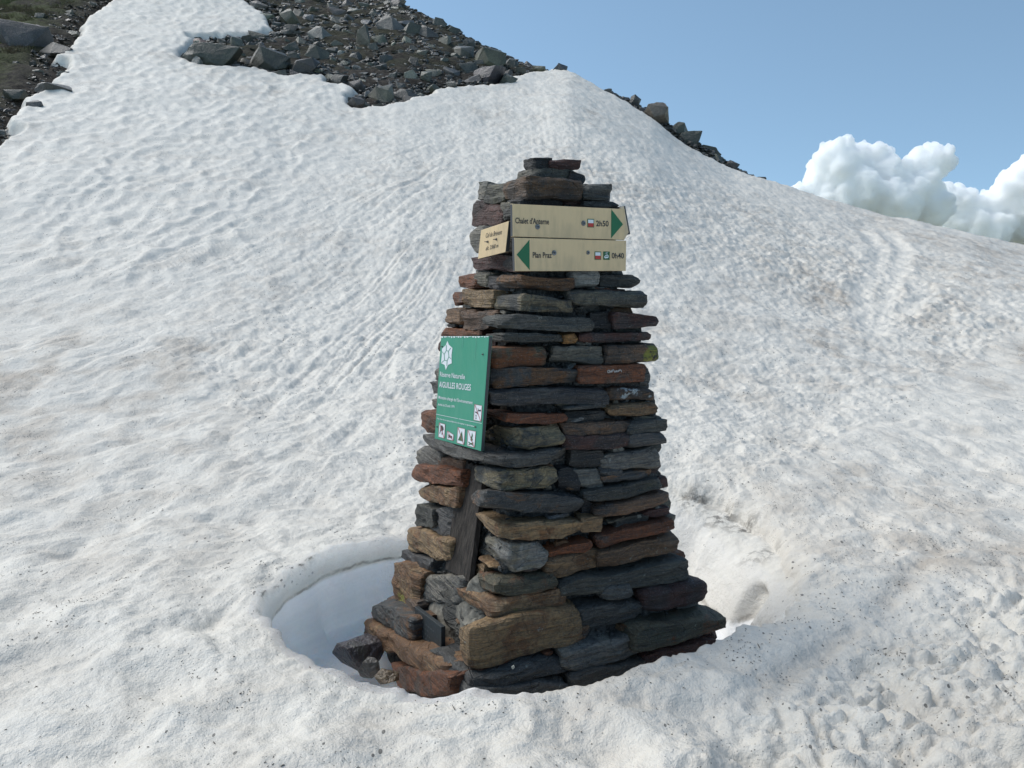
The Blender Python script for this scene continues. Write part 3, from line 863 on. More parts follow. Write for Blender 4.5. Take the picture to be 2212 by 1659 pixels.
def stone(H, pal, q=18.0, chips=8, rough=1.0, lichen=None, pale=None, name="stone", parent=None, res=0.0125, label=None, bulge=0.0):
    """H[i][j][k]: the eight corners in cairn axes, i along u, j along w, k up"""
    H = np.array(H, float)
    cen = H.reshape(-1, 3).mean(0)
    L = [np.linalg.norm(H[1].mean((0, 1)) - H[0].mean((0, 1))), np.linalg.norm(H[:, 1].mean((0, 1)) - H[:, 0].mean((0, 1))),
         np.linalg.norm(H[:, :, 1].mean((0, 1)) - H[:, :, 0].mean((0, 1)))]
    nx, ny, nz = [int(min(34, max(4, round(l / res)))) for l in L]
    P, Fq = cube_surface(nx, ny, nz)
    P = P.copy()
    nq = (np.abs(P) ** q).sum(1) ** (1 / q); mx = np.abs(P).max(1)
    P = P / nq[:, None] * mx[:, None]
    P[:, 2] += 0.0
    for _ in range(chips):
        n = np.array([RS.choice((-1, 1)) * RS.uniform(.3, 1), RS.choice((-1, 1)) * RS.uniform(.3, 1), RS.choice((-1, 1)) * RS.uniform(0.15, 1)])
        if RS.random() < 0.4: n[RS.randrange(3)] *= 0.15
        n /= np.linalg.norm(n)
        d = np.abs(n).sum() * RS.uniform(0.73, 0.90)
        ex = np.maximum(P @ n - d, 0)
        P -= ex[:, None] * n[None, :] * 0.95
    w = (P + 1) / 2
    X = 0
    for i in (0, 1):
        for j in (0, 1):
            for k in (0, 1):
                X = X + H[i, j, k][None, :] * ((w[:, 0] if i else 1 - w[:, 0]) * (w[:, 1] if j else 1 - w[:, 1]) * (w[:, 2] if k else 1 - w[:, 2]))[:, None]
    X = X - cen
    sd = RS.randrange(10000); o = sd * 0.37
    a, b, c = X[:, 0] + o, X[:, 1] + o, X[:, 2] + o
    T = max(0.02, L[2])
    low = 0.14 * T * rough
    X2 = X.copy()
    dirs = np.stack([P[:, 0] / max(L[0], .05) ** .5, P[:, 1] / max(L[1], .05) ** .5], -1)
    dn = np.linalg.norm(dirs, axis=1) + 1e-6; dirs = dirs / dn[:, None]
    side = np.maximum(np.abs(P[:, 0]), np.abs(P[:, 1])) ** 3
    led = vnoise3(a * 5, b * 5, c * 55, sd) * 0.55 + vnoise3(a * 12, b * 12, c * 110, sd + 1) * 0.35
    out = (led * 0.014 + vnoise3(a * 9, b * 9, c * 14, sd + 2) * 0.013) * rough * side
    X2[:, 0] += dirs[:, 0] * out; X2[:, 1] += dirs[:, 1] * out
    X2[:, 2] += (vnoise3(a * 6, b * 6, c * 6, sd + 3) * low * 0.9 + vnoise3(a * 17, b * 17, c * 17, sd + 4) * low * 0.35 + vnoise3(a * 45, b * 45, c * 45, sd + 6) * 0.0028) * rough
    X2[:, 0] += vnoise3(a * 8, b * 8, c * 8, sd + 5) * 0.007 * rough + vnoise3(a * 40, b * 40, c * 60, sd + 7) * 0.003
    X2[:, 1] += vnoise3(a * 8, b * 8, c * 8, sd + 8) * 0.007 * rough + vnoise3(a * 40, b * 40, c * 60, sd + 9) * 0.003
    me = mesh_np(name, X2, Fq)
    me.set_sharp_from_angle(angle=math.radians(24))
    for nm, pts in (("lichen", lichen), ("pale_lichen", pale)):
        if pts is not None:
            v = np.zeros(len(X2))
            for (p, rad) in pts:
                dd = np.linalg.norm(X2 + cen - np.array(p), axis=1)
                v = np.maximum(v, 1 - dd / rad * 0.6)
            attr(me, nm, np.clip(v, 0, 1))
    par = cairn if parent is None else parent
    ob = obj(name, me, M_STONE, par, (cen[0], cen[1], cen[2] - CZ))
    base, pt, am = PAL[pal]
    j = RS.uniform(0.82, 1.2)
    ob.color = (base[0] * j, base[1] * j * RS.uniform(.97, 1.03), base[2] * j * RS.uniform(.95, 1.05), 1)
    ob["patina"] = [pt[0] * j, pt[1] * j, pt[2] * j]
    ob["patina_amount"] = min(0.9, max(0.05, am + RS.uniform(-.15, .15)))
    if label: ob["label"] = label
    STONES.append(ob)
    ob["_c"] = [float(v) for v in cen]
    return ob

# frame coordinates of the three enlargements the outlines were measured in
def A1(x, y): return 864 + .3125 * x, 328.3 + .3125 * y
def A2(x, y): return 864 + .3125 * x, 691 + .3125 * y
def A3(x, y): return 708.5 + .4063 * x, 1071.4 + .4063 * y

def Fs(A, x0, t0, b0, x1, t1, b1, pal, prot=0.0, deep=0.16, **k):
    d = front_auto(*A((x0 + x1) / 2, (t0 + t1 + b0 + b1) / 4), prot + RS.uniform(-0.018, 0.016))
    p = [on_front(*A(x0, t0), d), on_front(*A(x0, b0), d), on_front(*A(x1, t1), d), on_front(*A(x1, b1), d)]
    H = np.zeros((2, 2, 2, 3))
    for i, (tp, bt) in enumerate(((p[0], p[1]), (p[2], p[3]))):
        for kk, q in ((1, tp), (0, bt)):
            H[i, 0, kk] = q
            H[i, 1, kk] = [q[0] + (0.012 if i == 0 else -0.012), -d + deep, q[2]]
    # grow slightly: rounding eats into the outline
    grow(H, 0.009, 0.0, 0.003)
    return stone(H, pal, **k)
def Ls(A, x0, t0, b0, x1, t1, b1, pal, prot=0.0, deep=0.16, **k):
    d = left_auto(*A((x0 + x1) / 2, (t0 + t1 + b0 + b1) / 4), prot + RS.uniform(-0.018, 0.016))
    p = [on_left(*A(x0, t0), d), on_left(*A(x0, b0), d), on_left(*A(x1, t1), d), on_left(*A(x1, b1), d)]
    H = np.zeros((2, 2, 2, 3))
    for j, (tp, bt) in ((1, (p[0], p[1])), (0, (p[2], p[3]))):
        for kk, q in ((1, tp), (0, bt)):
            H[0, j, kk] = q
            H[1, j, kk] = [-d + deep, q[1], q[2]]
    grow(H, 0.0, 0.010, 0.003)
    return stone(H, pal, **k)
def Cs(A, x0, t0, b0, xc, tc, bc, x1, t1, b1, pal, prot=0.0, **k):
    d = front_auto(*A((xc + x1) / 2, (tc + t1 + bc + b1) / 4), prot)
    cT = on_front(*A(xc, tc), d); cB = on_front(*A(xc, bc), d)
    uk = (cT[0] + cB[0]) / 2
    rT = on_front(*A(x1, t1), d); rB = on_front(*A(x1, b1), d)
    lT = on_left(*A(x0, t0), -uk); lB = on_left(*A(x0, b0), -uk)
    lw = max((lT[1] + lB[1]) / 2, -d + 0.09)
    H = np.zeros((2, 2, 2, 3))
    for kk, c, r, l in ((1, cT, rT, lT), (0, cB, rB, lB)):
        H[0, 0, kk] = [uk, -d, c[2]]
        H[1, 0, kk] = [r[0], -d, r[2]]
        H[0, 1, kk] = [uk, lw, l[2]]
        H[1, 1, kk] = [r[0] - 0.01, max(lw, -d + 0.14), l[2] + r[2] - c[2] if abs(l[2] + r[2] - c[2] - c[2]) < .06 else (l[2] + r[2]) / 2]
    grow(H, 0.008, 0.008, 0.003)
    return stone(H, pal, **k)
def grow(H, gu, gw, gz):
    H[0, :, :, 0] -= gu; H[1, :, :, 0] += gu
    H[:, 0, :, 1] -= gw; H[:, 1, :, 1] += gw
    H[:, :, 0, 2] -= gz; H[:, :, 1, 2] += gz

# ---- summit
Fs(A1, 932, 42, 128, 1052, 45, 118, 'dark', -0.12, 0.12)
Fs(A1, 1050, 52, 118, 1252, 60, 118, 'maroon', -0.10, 0.14)
Fs(A1, 930, 118, 180, 1215, 118, 182, 'olive', -0.11, 0.18)
Fs(A1, 1190, 128, 210, 1272, 165, 215, 'dark', -0.10, 0.12)
Cs(A1, 716, 210, 345, 868, 165, 322, 1257, 190, 330, 'brown', 0.01, chips=3, q=11)
Fs(A1, 1262, 226, 340, 1460, 226, 348, 'slate', -0.01)
Ls(A1, 530, 208, 320, 592, 208, 320, 'grey', -0.02)
Ls(A1, 586, 212, 345, 716, 214, 340, 'olive', 0.0)
Fs(A1, 835, 325, 372, 1140, 330, 378, 'dark', -0.02)
Fs(A1, 1142, 340, 380, 1282, 345, 380, 'maroon', -0.01)
Fs(A1, 1284, 350, 392, 1492, 352, 392, 'slate', 0.0)
Ls(A1, 500, 335, 508, 600, 340, 505, 'maroon', 0.0)
Ls(A1, 566, 365, 500, 696, 362, 498, 'maroon', 0.01)
Ls(A1, 690, 345, 470, 790, 345, 470, 'olive', 0.0)
Ls(A1, 503, 520, 695, 562, 515, 690, 'grey', 0.0)
Ls(A1, 560, 505, 600, 790, 490, 600, 'olive', -0.01)
Ls(A1, 560, 610, 700, 790, 610, 700, 'maroon', -0.01)
Fs(A1, 800, 392, 480, 1150, 392, 480, 'slate', -0.03)
Fs(A1, 1150, 400, 500, 1520, 400, 500, 'brown', -0.03)
Fs(A1, 800, 490, 590, 1260, 505, 590, 'maroon', -0.03)
Fs(A1, 1260, 510, 600, 1525, 505, 600, 'slate', -0.03)
Fs(A1, 800, 600, 700, 1060, 600, 700, 'grey', -0.03)
Fs(A1, 1060, 605, 700, 1530, 608, 700, 'slate', -0.03)
Fs(A1, 800, 710, 812, 1300, 710, 812, 'dark', -0.03)
Fs(A1, 1300, 710, 815, 1530, 710, 815, 'maroon', -0.03)
Ls(A1, 484, 730, 805, 632, 726, 808, 'maroon', 0.01)
Ls(A1, 630, 722, 815, 800, 715, 820, 'maroon', 0.0)
# ---- upper courses
Ls(A1, 414, 850, 936, 526, 848, 935, 'rust', 0.015)
Ls(A1, 522, 842, 926, 610, 838, 940, 'olive', 0.02)
Ls(A1, 606, 850, 950, 700, 880, 960, 'slate', 0.0)
Cs(A1, 678, 858, 932, 830, 868, 948, 1200, 875, 955, 'slaterust', 0.01)
Fs(A1, 1225, 838, 936, 1384, 830, 938, 'pale', 0.02, chips=2, q=6)
Fs(A1, 1388, 850, 928, 1656, 848, 928, 'slate', 0.0)
Ls(A1, 356, 968, 1052, 440, 966, 1050, 'rust', 0.01)
Ls(A1, 425, 955, 1065, 606, 948, 1060, 'tan', 0.02)
Cs(A1, 575, 978, 1050, 835, 975, 1092, 1196, 1012, 1106, 'tanslate', 0.02, chips=4)
Fs(A1, 1180, 968, 1055, 1700, 965, 1072, 'olive', 0.02)
Ls(A1, 320, 1085, 1188, 432, 1082, 1185, 'brown', 0.01)
Ls(A1, 428, 1098, 1222, 610, 1110, 1225, 'brown', 0.02)
Cs(A1, 582, 1135, 1190, 700, 1128, 1222, 1335, 1145, 1238, 'slate', 0.02)
Fs(A1, 1320, 1112, 1212, 1492, 1108, 1215, 'dark', -0.01)
Fs(A1, 1490, 1108, 1222, 1770, 1140, 1205, 'maroon', 0.02)
Ls(A1, 330, 1192, 1212, 370, 1192, 1212, 'dark', 0.0, res=.01)
Ls(A1, 262, 1225, 1275, 545, 1228, 1268, 'rust', 0.02)
Cs(A1, 600, 1252, 1290, 720, 1252, 1312, 1132, 1262, 1306, 'olive', 0.01)
Fs(A1, 1150, 1262, 1322, 1243, 1260, 1322, 'ochre', 0.01, res=.012)
Fs(A1, 1250, 1258, 1322, 1744, 1258, 1305, 'maroon', 0.02)
Cs(A1, 560, 1335, 1475, 640, 1332, 1488, 1026, 1338, 1470, 'oliverust', 0.02, q=6)
Fs(A1, 1070, 1345, 1462, 1402, 1345, 1466, 'grey', 0.01)
Fs(A1, 1405, 1392, 1480, 1492, 1392, 1482, 'dark', 0.0)
_d = front_auto(*A1(1740, 1410)); _p = on_front(*A1(1745, 1415), _d + .02)
Fs(A1, 1440, 1335, 1466, 1776, 1335, 1448, 'brown', 0.02, lichen=[(_p, 0.055)])
Ls(A1, 255, 1310, 1372, 600, 1310, 1372, 'maroon', -0.01)
Ls(A1, 262, 1385, 1500, 560, 1385, 1500, 'slate', -0.02)
Cs(A1, 540, 1498, 1610, 650, 1495, 1622, 1255, 1510, 1592, 'slaterust', 0.02)
ST_GRAF = Fs(A1, 1252, 1486, 1600, 1696, 1474, 1590, 'rust', 0.02, chips=3, rough=0.55)
Fs(A1, 1676, 1500, 1612, 1722, 1500, 1608, 'slate', -0.03)
# ---- middle courses
Ls(A2, 192, 436, 508, 420, 440, 500, 'slate', 0.01)
Ls(A2, 230, 340, 425, 560, 345, 430, 'grey', -0.02)
Ls(A2, 214, 550, 632, 420, 550, 620, 'grey', 0.0)
Ls(A2, 134, 636, 778, 420, 640, 780, 'rust', 0.02)
Ls(A2, 420, 440, 540, 600, 450, 560, 'slate', -0.02)
Ls(A2, 420, 560, 700, 600, 570, 740, 'brown', -0.02)
Cs(A2, 560, 476, 540, 640, 472, 590, 1446, 490, 575, 'slate', 0.02)
_d = front_auto(*A2(1600, 500)); _p = on_front(*A2(1570, 495), _d + .02); _p2 = on_front(*A2(1650, 492), _d + .02); _p3 = on_front(*A2(1745, 540), _d + .02)
Fs(A2, 1446, 480, 562, 1770, 482, 556, 'brown', 0.02, q=5, pale=[(_p, 0.042), (_p2, 0.03), (_p3, .02)])
Fs(A2, 1150, 605, 626, 1412, 582, 606, 'slate', 0.025, res=.012)
Cs(A2, 600, 615, 662, 745, 640, 700, 1152, 652, 712, 'rust', 0.01)
Fs(A2, 1160, 632, 705, 1412, 628, 705, 'dark', -0.01)
Fs(A2, 1470, 602, 672, 1800, 585, 662, 'tan', 0.015, q=6)
Fs(A2, 1640, 672, 690, 1806, 672, 690, 'olive', 0.01, res=.012)
Cs(A2, 580, 715, 838, 820, 745, 910, 1132, 742, 862, 'tanslate', 0.02, chips=4, pale=[(on_left(*A2(650, 770), .44), .05)])
Fs(A2, 1150, 722, 800, 1620, 712, 795, 'brown', 0.02)
Fs(A2, 1600, 705, 796, 1852, 698, 768, 'slate', 0.025)
Fs(A2, 1140, 802, 886, 1606, 796, 888, 'maroon', 0.015)
Fs(A2, 1596, 796, 888, 1846, 782, 862, 'slate', 0.02)
Cs(A2, 145, 795, 850, 650, 945, 1030, 1215, 905, 1005, 'slate', 0.045, rough=1.2)
Fs(A2, 1190, 908, 1012, 1402, 905, 1010, 'dark', -0.005)
Fs(A2, 1400, 938, 1035, 1806, 892, 1040, 'grey', 0.02, q=6)
Ls(A2, 115, 876, 1000, 285, 890, 1008, 'grey', 0.02)
Ls(A2, 270, 940, 1040, 425, 950, 1048, 'brown', 0.01)
Ls(A2, 84, 1008, 1120, 395, 1048, 1152, 'rust', 0.03)
Cs(A2, 520, 1020, 1140, 695, 1045, 1192, 1086, 1030, 1166, 'tanslate', 0.01, q=10)
Fs(A2, 1100, 1032, 1170, 1225, 1028, 1170, 'dark', -0.01)
Fs(A2, 1208, 1045, 1168, 1408, 1030, 1152, 'grey', 0.015, q=11)
Fs(A2, 1404, 1035, 1090, 1545, 1032, 1085, 'slate', 0.0)
Fs(A2, 1410, 1085, 1126, 1765, 1042, 1098, 'slaterust', 0.005)
Fs(A2, 1285, 1192, 1272, 1826, 1110, 1185, 'olive', 0.02)
Ls(A2, 130, 1140, 1242, 380, 1158, 1292, 'tan', 0.02)
Cs(A2, 487, 1178, 1262, 600, 1180, 1305, 1256, 1238, 1342, 'slaterust', 0.03)
Fs(A2, 1362, 1312, 1396, 1872, 1190, 1272, 'brown', 0.03, q=6)
Fs(A2, 1500, 1400, 1452, 1722, 1340, 1392, 'olive', 0.01)
Fs(A2, 1700, 1322, 1362, 1846, 1300, 1350, 'maroon', 0.0)
Fs(A2, 1262, 1215, 1352, 1362, 1290, 1352, 'dark', -0.03)
Ls(A2, 108, 1278, 1418, 222, 1290, 1440, 'olive', 0.02)
Ls(A2, 185, 1300, 1440, 372, 1310, 1500, 'slate', 0.02)
Cs(A2, 520, 1342, 1380, 705, 1408, 1532, 1252, 1388, 1500, 'tan', 0.03, chips=6)
Fs(A2, 1266, 1368, 1482, 1402, 1358, 1470, 'tan', 0.015, q=11)
Fs(A2, 1392, 1500, 1584, 1904, 1385, 1450, 'rust', 0.03)
# ---- lower courses
Ls(A3, 418, 168, 300, 642, 235, 358, 'tan', 0.03, q=10, chips=3)
Cs(A3, 808, 192, 345, 965, 235, 396, 1182, 268, 388, 'pale', 0.015, q=12)
Fs(A3, 1180, 292, 325, 1398, 245, 290, 'rust', 0.0)
Fs(A3, 1170, 335, 452, 1438, 292, 382, 'tan', 0.02, q=11, chips=3)
Fs(A3, 1452, 300, 392, 1858, 218, 296, 'brown', 0.03)
Ls(A3, 385, 285, 335, 528, 345, 425, 'slate', 0.0)
Ls(A3, 342, 372, 560, 458, 392, 605, 'tan', 0.03, lichen=[(on_left(*A3(352, 560), .66), .07)])
Ls(A3, 448, 425, 548, 692, 405, 600, 'grey', 0.03, q=5, chips=6)
Ls(A3, 752, 358, 440, 822, 372, 455, 'tan', 0.0, deep=.1)
Cs(A3, 800, 400, 478, 905, 442, 535, 1204, 435, 500, 'oliverust', 0.02)
Cs(A3, 700, 455, 535, 875, 558, 660, 1268, 482, 602, 'tan', 0.02, q=12, chips=3, lichen=[(on_front(*A3(1010, 620), .57), .022)])
Fs(A3, 1250, 470, 562, 1912, 345, 458, 'slate', 0.04)
Fs(A3, 1472, 480, 556, 1632, 472, 552, 'slate', 0.06, q=3.5, chips=6)
Fs(A3, 1330, 605, 725, 1698, 562, 655, 'slate', 0.02, q=6)
Fs(A3, 1692, 530, 640, 2026, 462, 572, 'maroon', 0.05, q=6)
Cs(A3, 705, 655, 840, 760, 672, 925, 1345, 625, 790, 'tan', 0.04, chips=4, q=9)
Fs(A3, 1240, 680, 780, 1388, 690, 755, 'brown', 0.02)
Fs(A3, 1255, 820, 945, 1672, 750, 862, 'grey', 0.03)
Fs(A3, 1640, 712, 832, 2118, 650, 722, 'oliverust', 0.06)
Cs(A3, 552, 812, 905, 745, 935, 1040, 1312, 880, 955, 'slate', 0.03, rough=1.3)
Fs(A3, 1290, 955, 1060, 1690, 878, 980, 'slate', 0.01)
Fs(A3, 1690, 842, 960, 2070, 765, 860, 'maroon', 0.01)
Fs(A3, 760, 1045, 1140, 1290, 985, 1090, 'slate', 0.03)
Ls(A3, 232, 560, 672, 442, 655, 770, 'slaterust', 0.05)
Ls(A3, 410, 540, 650, 470, 560, 665, 'brown', 0.0)
Ls(A3, 172, 655, 755, 602, 895, 1010, 'tan', 0.12, q=7, deep=0.24)
Ls(A3, 300, 900, 1010, 620, 960, 1090, 'rust', 0.10, deep=0.3)
Ls(A3, 620, 470, 620, 780, 500, 660, 'olive', -0.01)
Ls(A3, 600, 560, 800, 735, 640, 850, 'olive', -0.03, rough=1.5)
Ls(A3, 380, 750, 860, 620, 860, 990, 'dark', 0.0)
BED = Ls(A3, 425, 555, 860, 745, 560, 930, 'grey', -0.055, q=10, rough=1.1)
BED.data.materials[0] = M_BED; BED.name = "mortar_bed"
BED2 = Ls(A3, 640, 480, 700, 800, 470, 690, 'grey', 0.0, q=6, rough=2.0)
BED2.data.materials[0] = M_BED; BED2.name = "mortar_bed"

# ---- thin wedges and filler slips between the courses
for _ in range(90):
    z = RS.uniform(-0.25, 1.5); h = hz(z) - RS.uniform(0.004, 0.022)
    ln = RS.uniform(0.035, 0.10); th = RS.uniform(0.010, 0.020); t0 = RS.uniform(-h + .03, h - ln - .03); dz = RS.uniform(-.012, .012)
    H = np.zeros((2, 2, 2, 3)); fr = RS.random() < .7
    for i in (0, 1):
        for j in (0, 1):
            for k in (0, 1):
                if fr: H[i, j, k] = [t0 + ln * i, -h + .09 * j, z + th * k + dz * i]
                else: H[i, j, k] = [-h + .09 * i, t0 + ln * j, z + th * k + dz * j]
    stone(H, RS.choice(['grey', 'brown', 'tan', 'rust', 'pale', 'olive']), res=0.009, q=14, chips=4, rough=1.3, name="wedge_stone")

# ---- the far and right faces, seen only past the edges
for fc in (0, 1):
    z = -0.5; row = 0
    while z < 1.86:
        th = RS.uniform(0.075, 0.11)
        h = hz(z + th / 2) - 0.02
        s = -h + 0.02
        while s < h - 0.06:
            ln = RS.uniform(0.16, 0.36); e = min(s + ln, h - 0.015)
            if e - s > 0.05:
                pr = RS.uniform(-.02, .012); H = np.zeros((2, 2, 2, 3))
                for i in (0, 1):
                    for j in (0, 1):
                        for k in (0, 1):
                            if fc == 0: H[i, j, k] = [h + pr if i else h + pr - .15, e if j else s, z + (th - .018) * k]
                            else: H[i, j, k] = [e if i else s, h + pr if j else h + pr - .15, z + (th - .018) * k]
                stone(H, RS.choice(['slate', 'grey', 'brown', 'olive', 'rust', 'maroon', 'tan']), res=0.03)
            s = e + 0.012
        z += th; row += 1

# ---- mortar core
def build_core():
    zs = np.linspace(-0.65, 1.93, 170); per = []
    ns = 46
    V = []
    for z in zs:
        h = hz(z) - 0.062
        for sgn in range(4):
            for k in range(ns):
                t = -1 + 2 * k / ns
                u, w = [(t, -1), (1, t), (-t, 1), (-1, -t)][sgn]
                V.append((u * h, w * h, z))
    V = np.array(V); a, b, c = V[:, 0], V[:, 1], V[:, 2]
    n = 0.016 * vnoise3(a * 22, b * 22, c * 22, 5) + 0.012 * vnoise3(a * 60, b * 60, c * 60, 6) + 0.02 * vnoise3(a * 7, b * 7, c * 9, 7)
    rr = np.hypot(a, b) + 1e-6
    V[:, 0] += a / rr * n; V[:, 1] += b / rr * n
    V[:, 2] -= CZ
    m = 4 * ns
    i = np.arange(len(zs) - 1)[:, None]; j = np.arange(m)[None, :]
    A = i * m + j; B = i * m + (j + 1) % m
    Fq = np.stack([A, B, B + m, A + m], -1).reshape(-1, 4)
    me = mesh_np("mortar", V, Fq)
    bm = bmesh.new(); bm.from_mesh(me); bm.verts.ensure_lookup_table()
    bm.faces.new([bm.verts[(len(zs) - 1) * m + q] for q in range(m)])
    bm.to_mesh(me); bm.free()
    return me
obj("mortar", build_core(), M_MORTAR, cairn, (0, 0, 0), label="rough grey mortar between the stones")

# mortar squeezed out between courses and lumps of it: small crumbs in the joints
def build_crumbs():
    ico = bmesh.new(); bmesh.ops.create_icosphere(ico, subdivisions=1, radius=1.0)
    iv = np.array([v.co[:] for v in ico.verts]); ifc = np.array([[v.index for v in f.verts] for f in ico.faces]); ico.free()
    Vs = []; Fs_ = []; o = 0
    for _ in range(3400):
        z = RS.uniform(-0.4, 1.88); h = hz(z) - RS.uniform(0.03, 0.065)
        t = RS.uniform(-h, h * 0.9)
        u, w = ((t, -h), (-h, t), (h, t))[RS.choice((0, 0, 0, 1, 1))]
        s = RS.uniform(0.004, 0.017) * RS.uniform(.6, 1)
        v = iv * np.array([s * RS.uniform(.7, 1.6), s * RS.uniform(.7, 1.6), s * RS.uniform(.5, 1)]) * (1 + 0.35 * np.array([RS.uniform(-1, 1) for _ in range(len(iv))]))[:, None]
        Vs.append(v + np.array([u, w, z - CZ])); Fs_.append(ifc + o); o += len(iv)
    return mesh_np("mortar_crumbs", np.vstack(Vs), np.vstack(Fs_), False)
obj("mortar_crumbs", build_crumbs(), M_MORTAR, cairn, (0, 0, 0), kind="stuff")

# ------------------------------------------------------------------ signs
class Panel:
    """flat panel given by its four frame corners laid on a vertical plane of the cairn; contents placed in its own plane"""
    def __init__(s, name, corners, face, d, thick, mat, edge_mat, label, cat, world_name=None):
        f = on_front if face == 'F' else on_left
        s.face = f; s.d = d
        P = [f(x, y, d) for x, y in corners]            # TL, TR, BR, BL
        s.P = [np.array(p) for p in P]
        s.n = np.array([0, -1, 0.0]) if face == 'F' else np.array([-1.0, 0, 0])
        c = sum(s.P) / 4
        s.c = c
        w = CC[0] + c[0] * FV[0] + c[1] * LV[0], CC[1] + c[0] * FV[1] + c[1] * LV[1]
        s.root = empty(name, (w[0], w[1], c[2]), (0, 0, CA), label=label, category=cat)
        s.front = s.n * 0
        bm = bmesh.new()
        fr = [bm.verts.new(p - c) for p in s.P]; bk = [bm.verts.new(p - c - s.n * thick) for p in s.P]
        bm.faces.new(fr if face == 'L' else fr)
        bm.faces.new(bk[::-1])
        for i in range(4):
            bm.faces.new((fr[i], bk[i], bk[(i + 1) % 4], fr[(i + 1) % 4]))
        bmesh.ops.recalc_face_normals(bm, faces=bm.faces[:])
        me = bpy.data.meshes.new("panel"); 
        ex = max(bm.faces, key=lambda q: q.normal.dot(Vector(s.n)))
        me.materials.append(mat); me.materials.append(edge_mat)
        for q in bm.faces: q.material_index = 0 if q is ex else 1
        bmesh.ops.bevel(bm, geom=[e for e in bm.edges], offset=0.0012, segments=1, affect='EDGES')
        bm.to_mesh(me); bm.free()
        obj("panel", me, None, s.root)
    def pt(s, x, y, lift=0.0):
        return s.face(x, y, s.d) - s.c + s.n * lift
    def poly(s, name, pts, mat, lift=0.0012, parent=None, th=0.0008, label=None):
        """a printed or cut shape, frame coordinates"""
        bm = bmesh.new()
        v = [bm.verts.new(s.pt(x, y, lift)) for x, y in pts]
        f = bm.faces.new(v)
        bm.normal_update()
        if f.normal.dot(Vector(s.n)) < 0: f.normal_flip()
        bmesh.ops.triangulate(bm, faces=[f])
        me = bpy.data.meshes.new(name); bm.to_mesh(me); bm.free()
        o = obj(name, me, mat, parent or s.root)
        if label: o["label"] = label
        return o
    def polys(s, name, plist, mat, lift=0.0012, parent=None):
        bm = bmesh.new()
        for pts in plist:
            v = [bm.verts.new(s.pt(x, y, lift)) for x, y in pts]
            f = bm.faces.new(v); bm.normal_update()
            if f.normal.dot(Vector(s.n)) < 0: f.normal_flip()
        bmesh.ops.triangulate(bm, faces=bm.faces[:])
        me = bpy.data.meshes.new(name); bm.to_mesh(me); bm.free()
        return obj(name, me, mat, parent or s.root)
    def text(s, name, body, p0, p1, ptop, mat, lift=0.0014, bold=0.006, parent=None):
        """letters of which the baseline runs p0 -> p1 and whose capitals reach ptop above p0"""
        V, T = text_mesh(body, bold)
        a = s.pt(*p0, lift); b = s.pt(*p1, lift); c = s.pt(*ptop, lift)
        x0, x1 = V[:, 0].min(), V[:, 0].max()
        W = a + ((V[:, 0] - x0) / (x1 - x0))[:, None] * (b - a) + (V[:, 1] / CAPH)[:, None] * (c - a)
        me = mesh_np(name, W, T, False)
        o = obj(name, me, mat, parent or s.root)
        o["label"] = ("lettering reading " + body)[:90]
        return o
    def line(s, x0, y0, x1, y1, w):
        L = math.hypot(x1 - x0, y1 - y0); nx, ny = -(y1 - y0) / L * w / 2, (x1 - x0) / L * w / 2
        return [(x0 + nx, y0 + ny), (x1 + nx, y1 + ny), (x1 - nx, y1 - ny), (x0 - nx, y0 - ny)]
    def bolt(s, x, y, r, name="bolt", stick=0.0):
        c = s.pt(x, y, 0.0)
        bm = bmesh.new()
        q = Vector(s.n).to_track_quat('Z', 'Y').to_matrix().to_4x4()
        def cyl(rad, z0, z1, seg=20):
            r_ = bmesh.ops.create_cone(bm, cap_ends=True, segments=seg, radius1=rad, radius2=rad * 0.94, depth=z1 - z0)
            bmesh.ops.translate(bm, verts=r_['verts'], vec=(0, 0, (z0 + z1) / 2))
        cyl(r, 0.0, 0.003); cyl(r * 0.62, 0.003, 0.006 + stick, 6 if stick == 0 else 8)
        if stick: cyl(r * 0.3, 0.006, 0.012 + stick * 2, 8)
        bmesh.ops.transform(bm, matrix=Matrix.Translation(Vector(c)) @ q, verts=bm.verts[:])
        me = bpy.data.meshes.new(name); bm.to_mesh(me); bm.free()
        o = obj(name, me, M_STEEL, s.root)
        bm = bmesh.new()
        r_ = bmesh.ops.create_cone(bm, cap_ends=True, segments=12, radius1=r * 0.34, radius2=r * 0.34, depth=0.0012)
        bmesh.ops.transform(bm, matrix=Matrix.Translation(Vector(c) + Vector(s.n) * (0.0066 + stick)) @ q, verts=bm.verts[:])
        me = bpy.data.meshes.new("socket_shade"); bm.to_mesh(me); bm.free()
        if not stick: obj("socket_shade", me, M_STEELD, o)  # dark disc laid on the head, standing for the shaded hole
        return o

CAPH = 0.7
def text_mesh(body, bold=0.0):
    global CAPH
    cu = bpy.data.curves.new("t", 'FONT'); cu.body = body; cu.size = 1.0; cu.resolution_u = 3; cu.offset = bold
    cu.fill_mode = 'FRONT' if hasattr(cu, 'fill_mode') else cu.fill_mode
    ob = bpy.data.objects.new("t", cu); COL.objects.link(ob)
    dg = bpy.context.evaluated_depsgraph_get(); dg.update()
    me = ob.evaluated_get(dg).to_mesh()
    me.calc_loop_triangles()
    V = np.array([v.co[:] for v in me.vertices]); T = np.array([t.vertices[:] for t in me.loop_triangles])
    ob.evaluated_get(dg).to_mesh_clear()
    bpy.data.objects.remove(ob); bpy.data.curves.remove(cu)
    return V, T
_v, _t = text_mesh("H"); CAPH = float(_v[:, 1].max())

def B1(x, y): return 1019.6 + x * .16406, 458.0 + y * .16406     # enlargement of the arrow signs
def G1(x, y): return 933.2 + x * .16152, 717.2 + y * .16152      # enlargement of the green sign
def mapq(A, pts): return [A(*p) for p in pts]

DS = 0.345
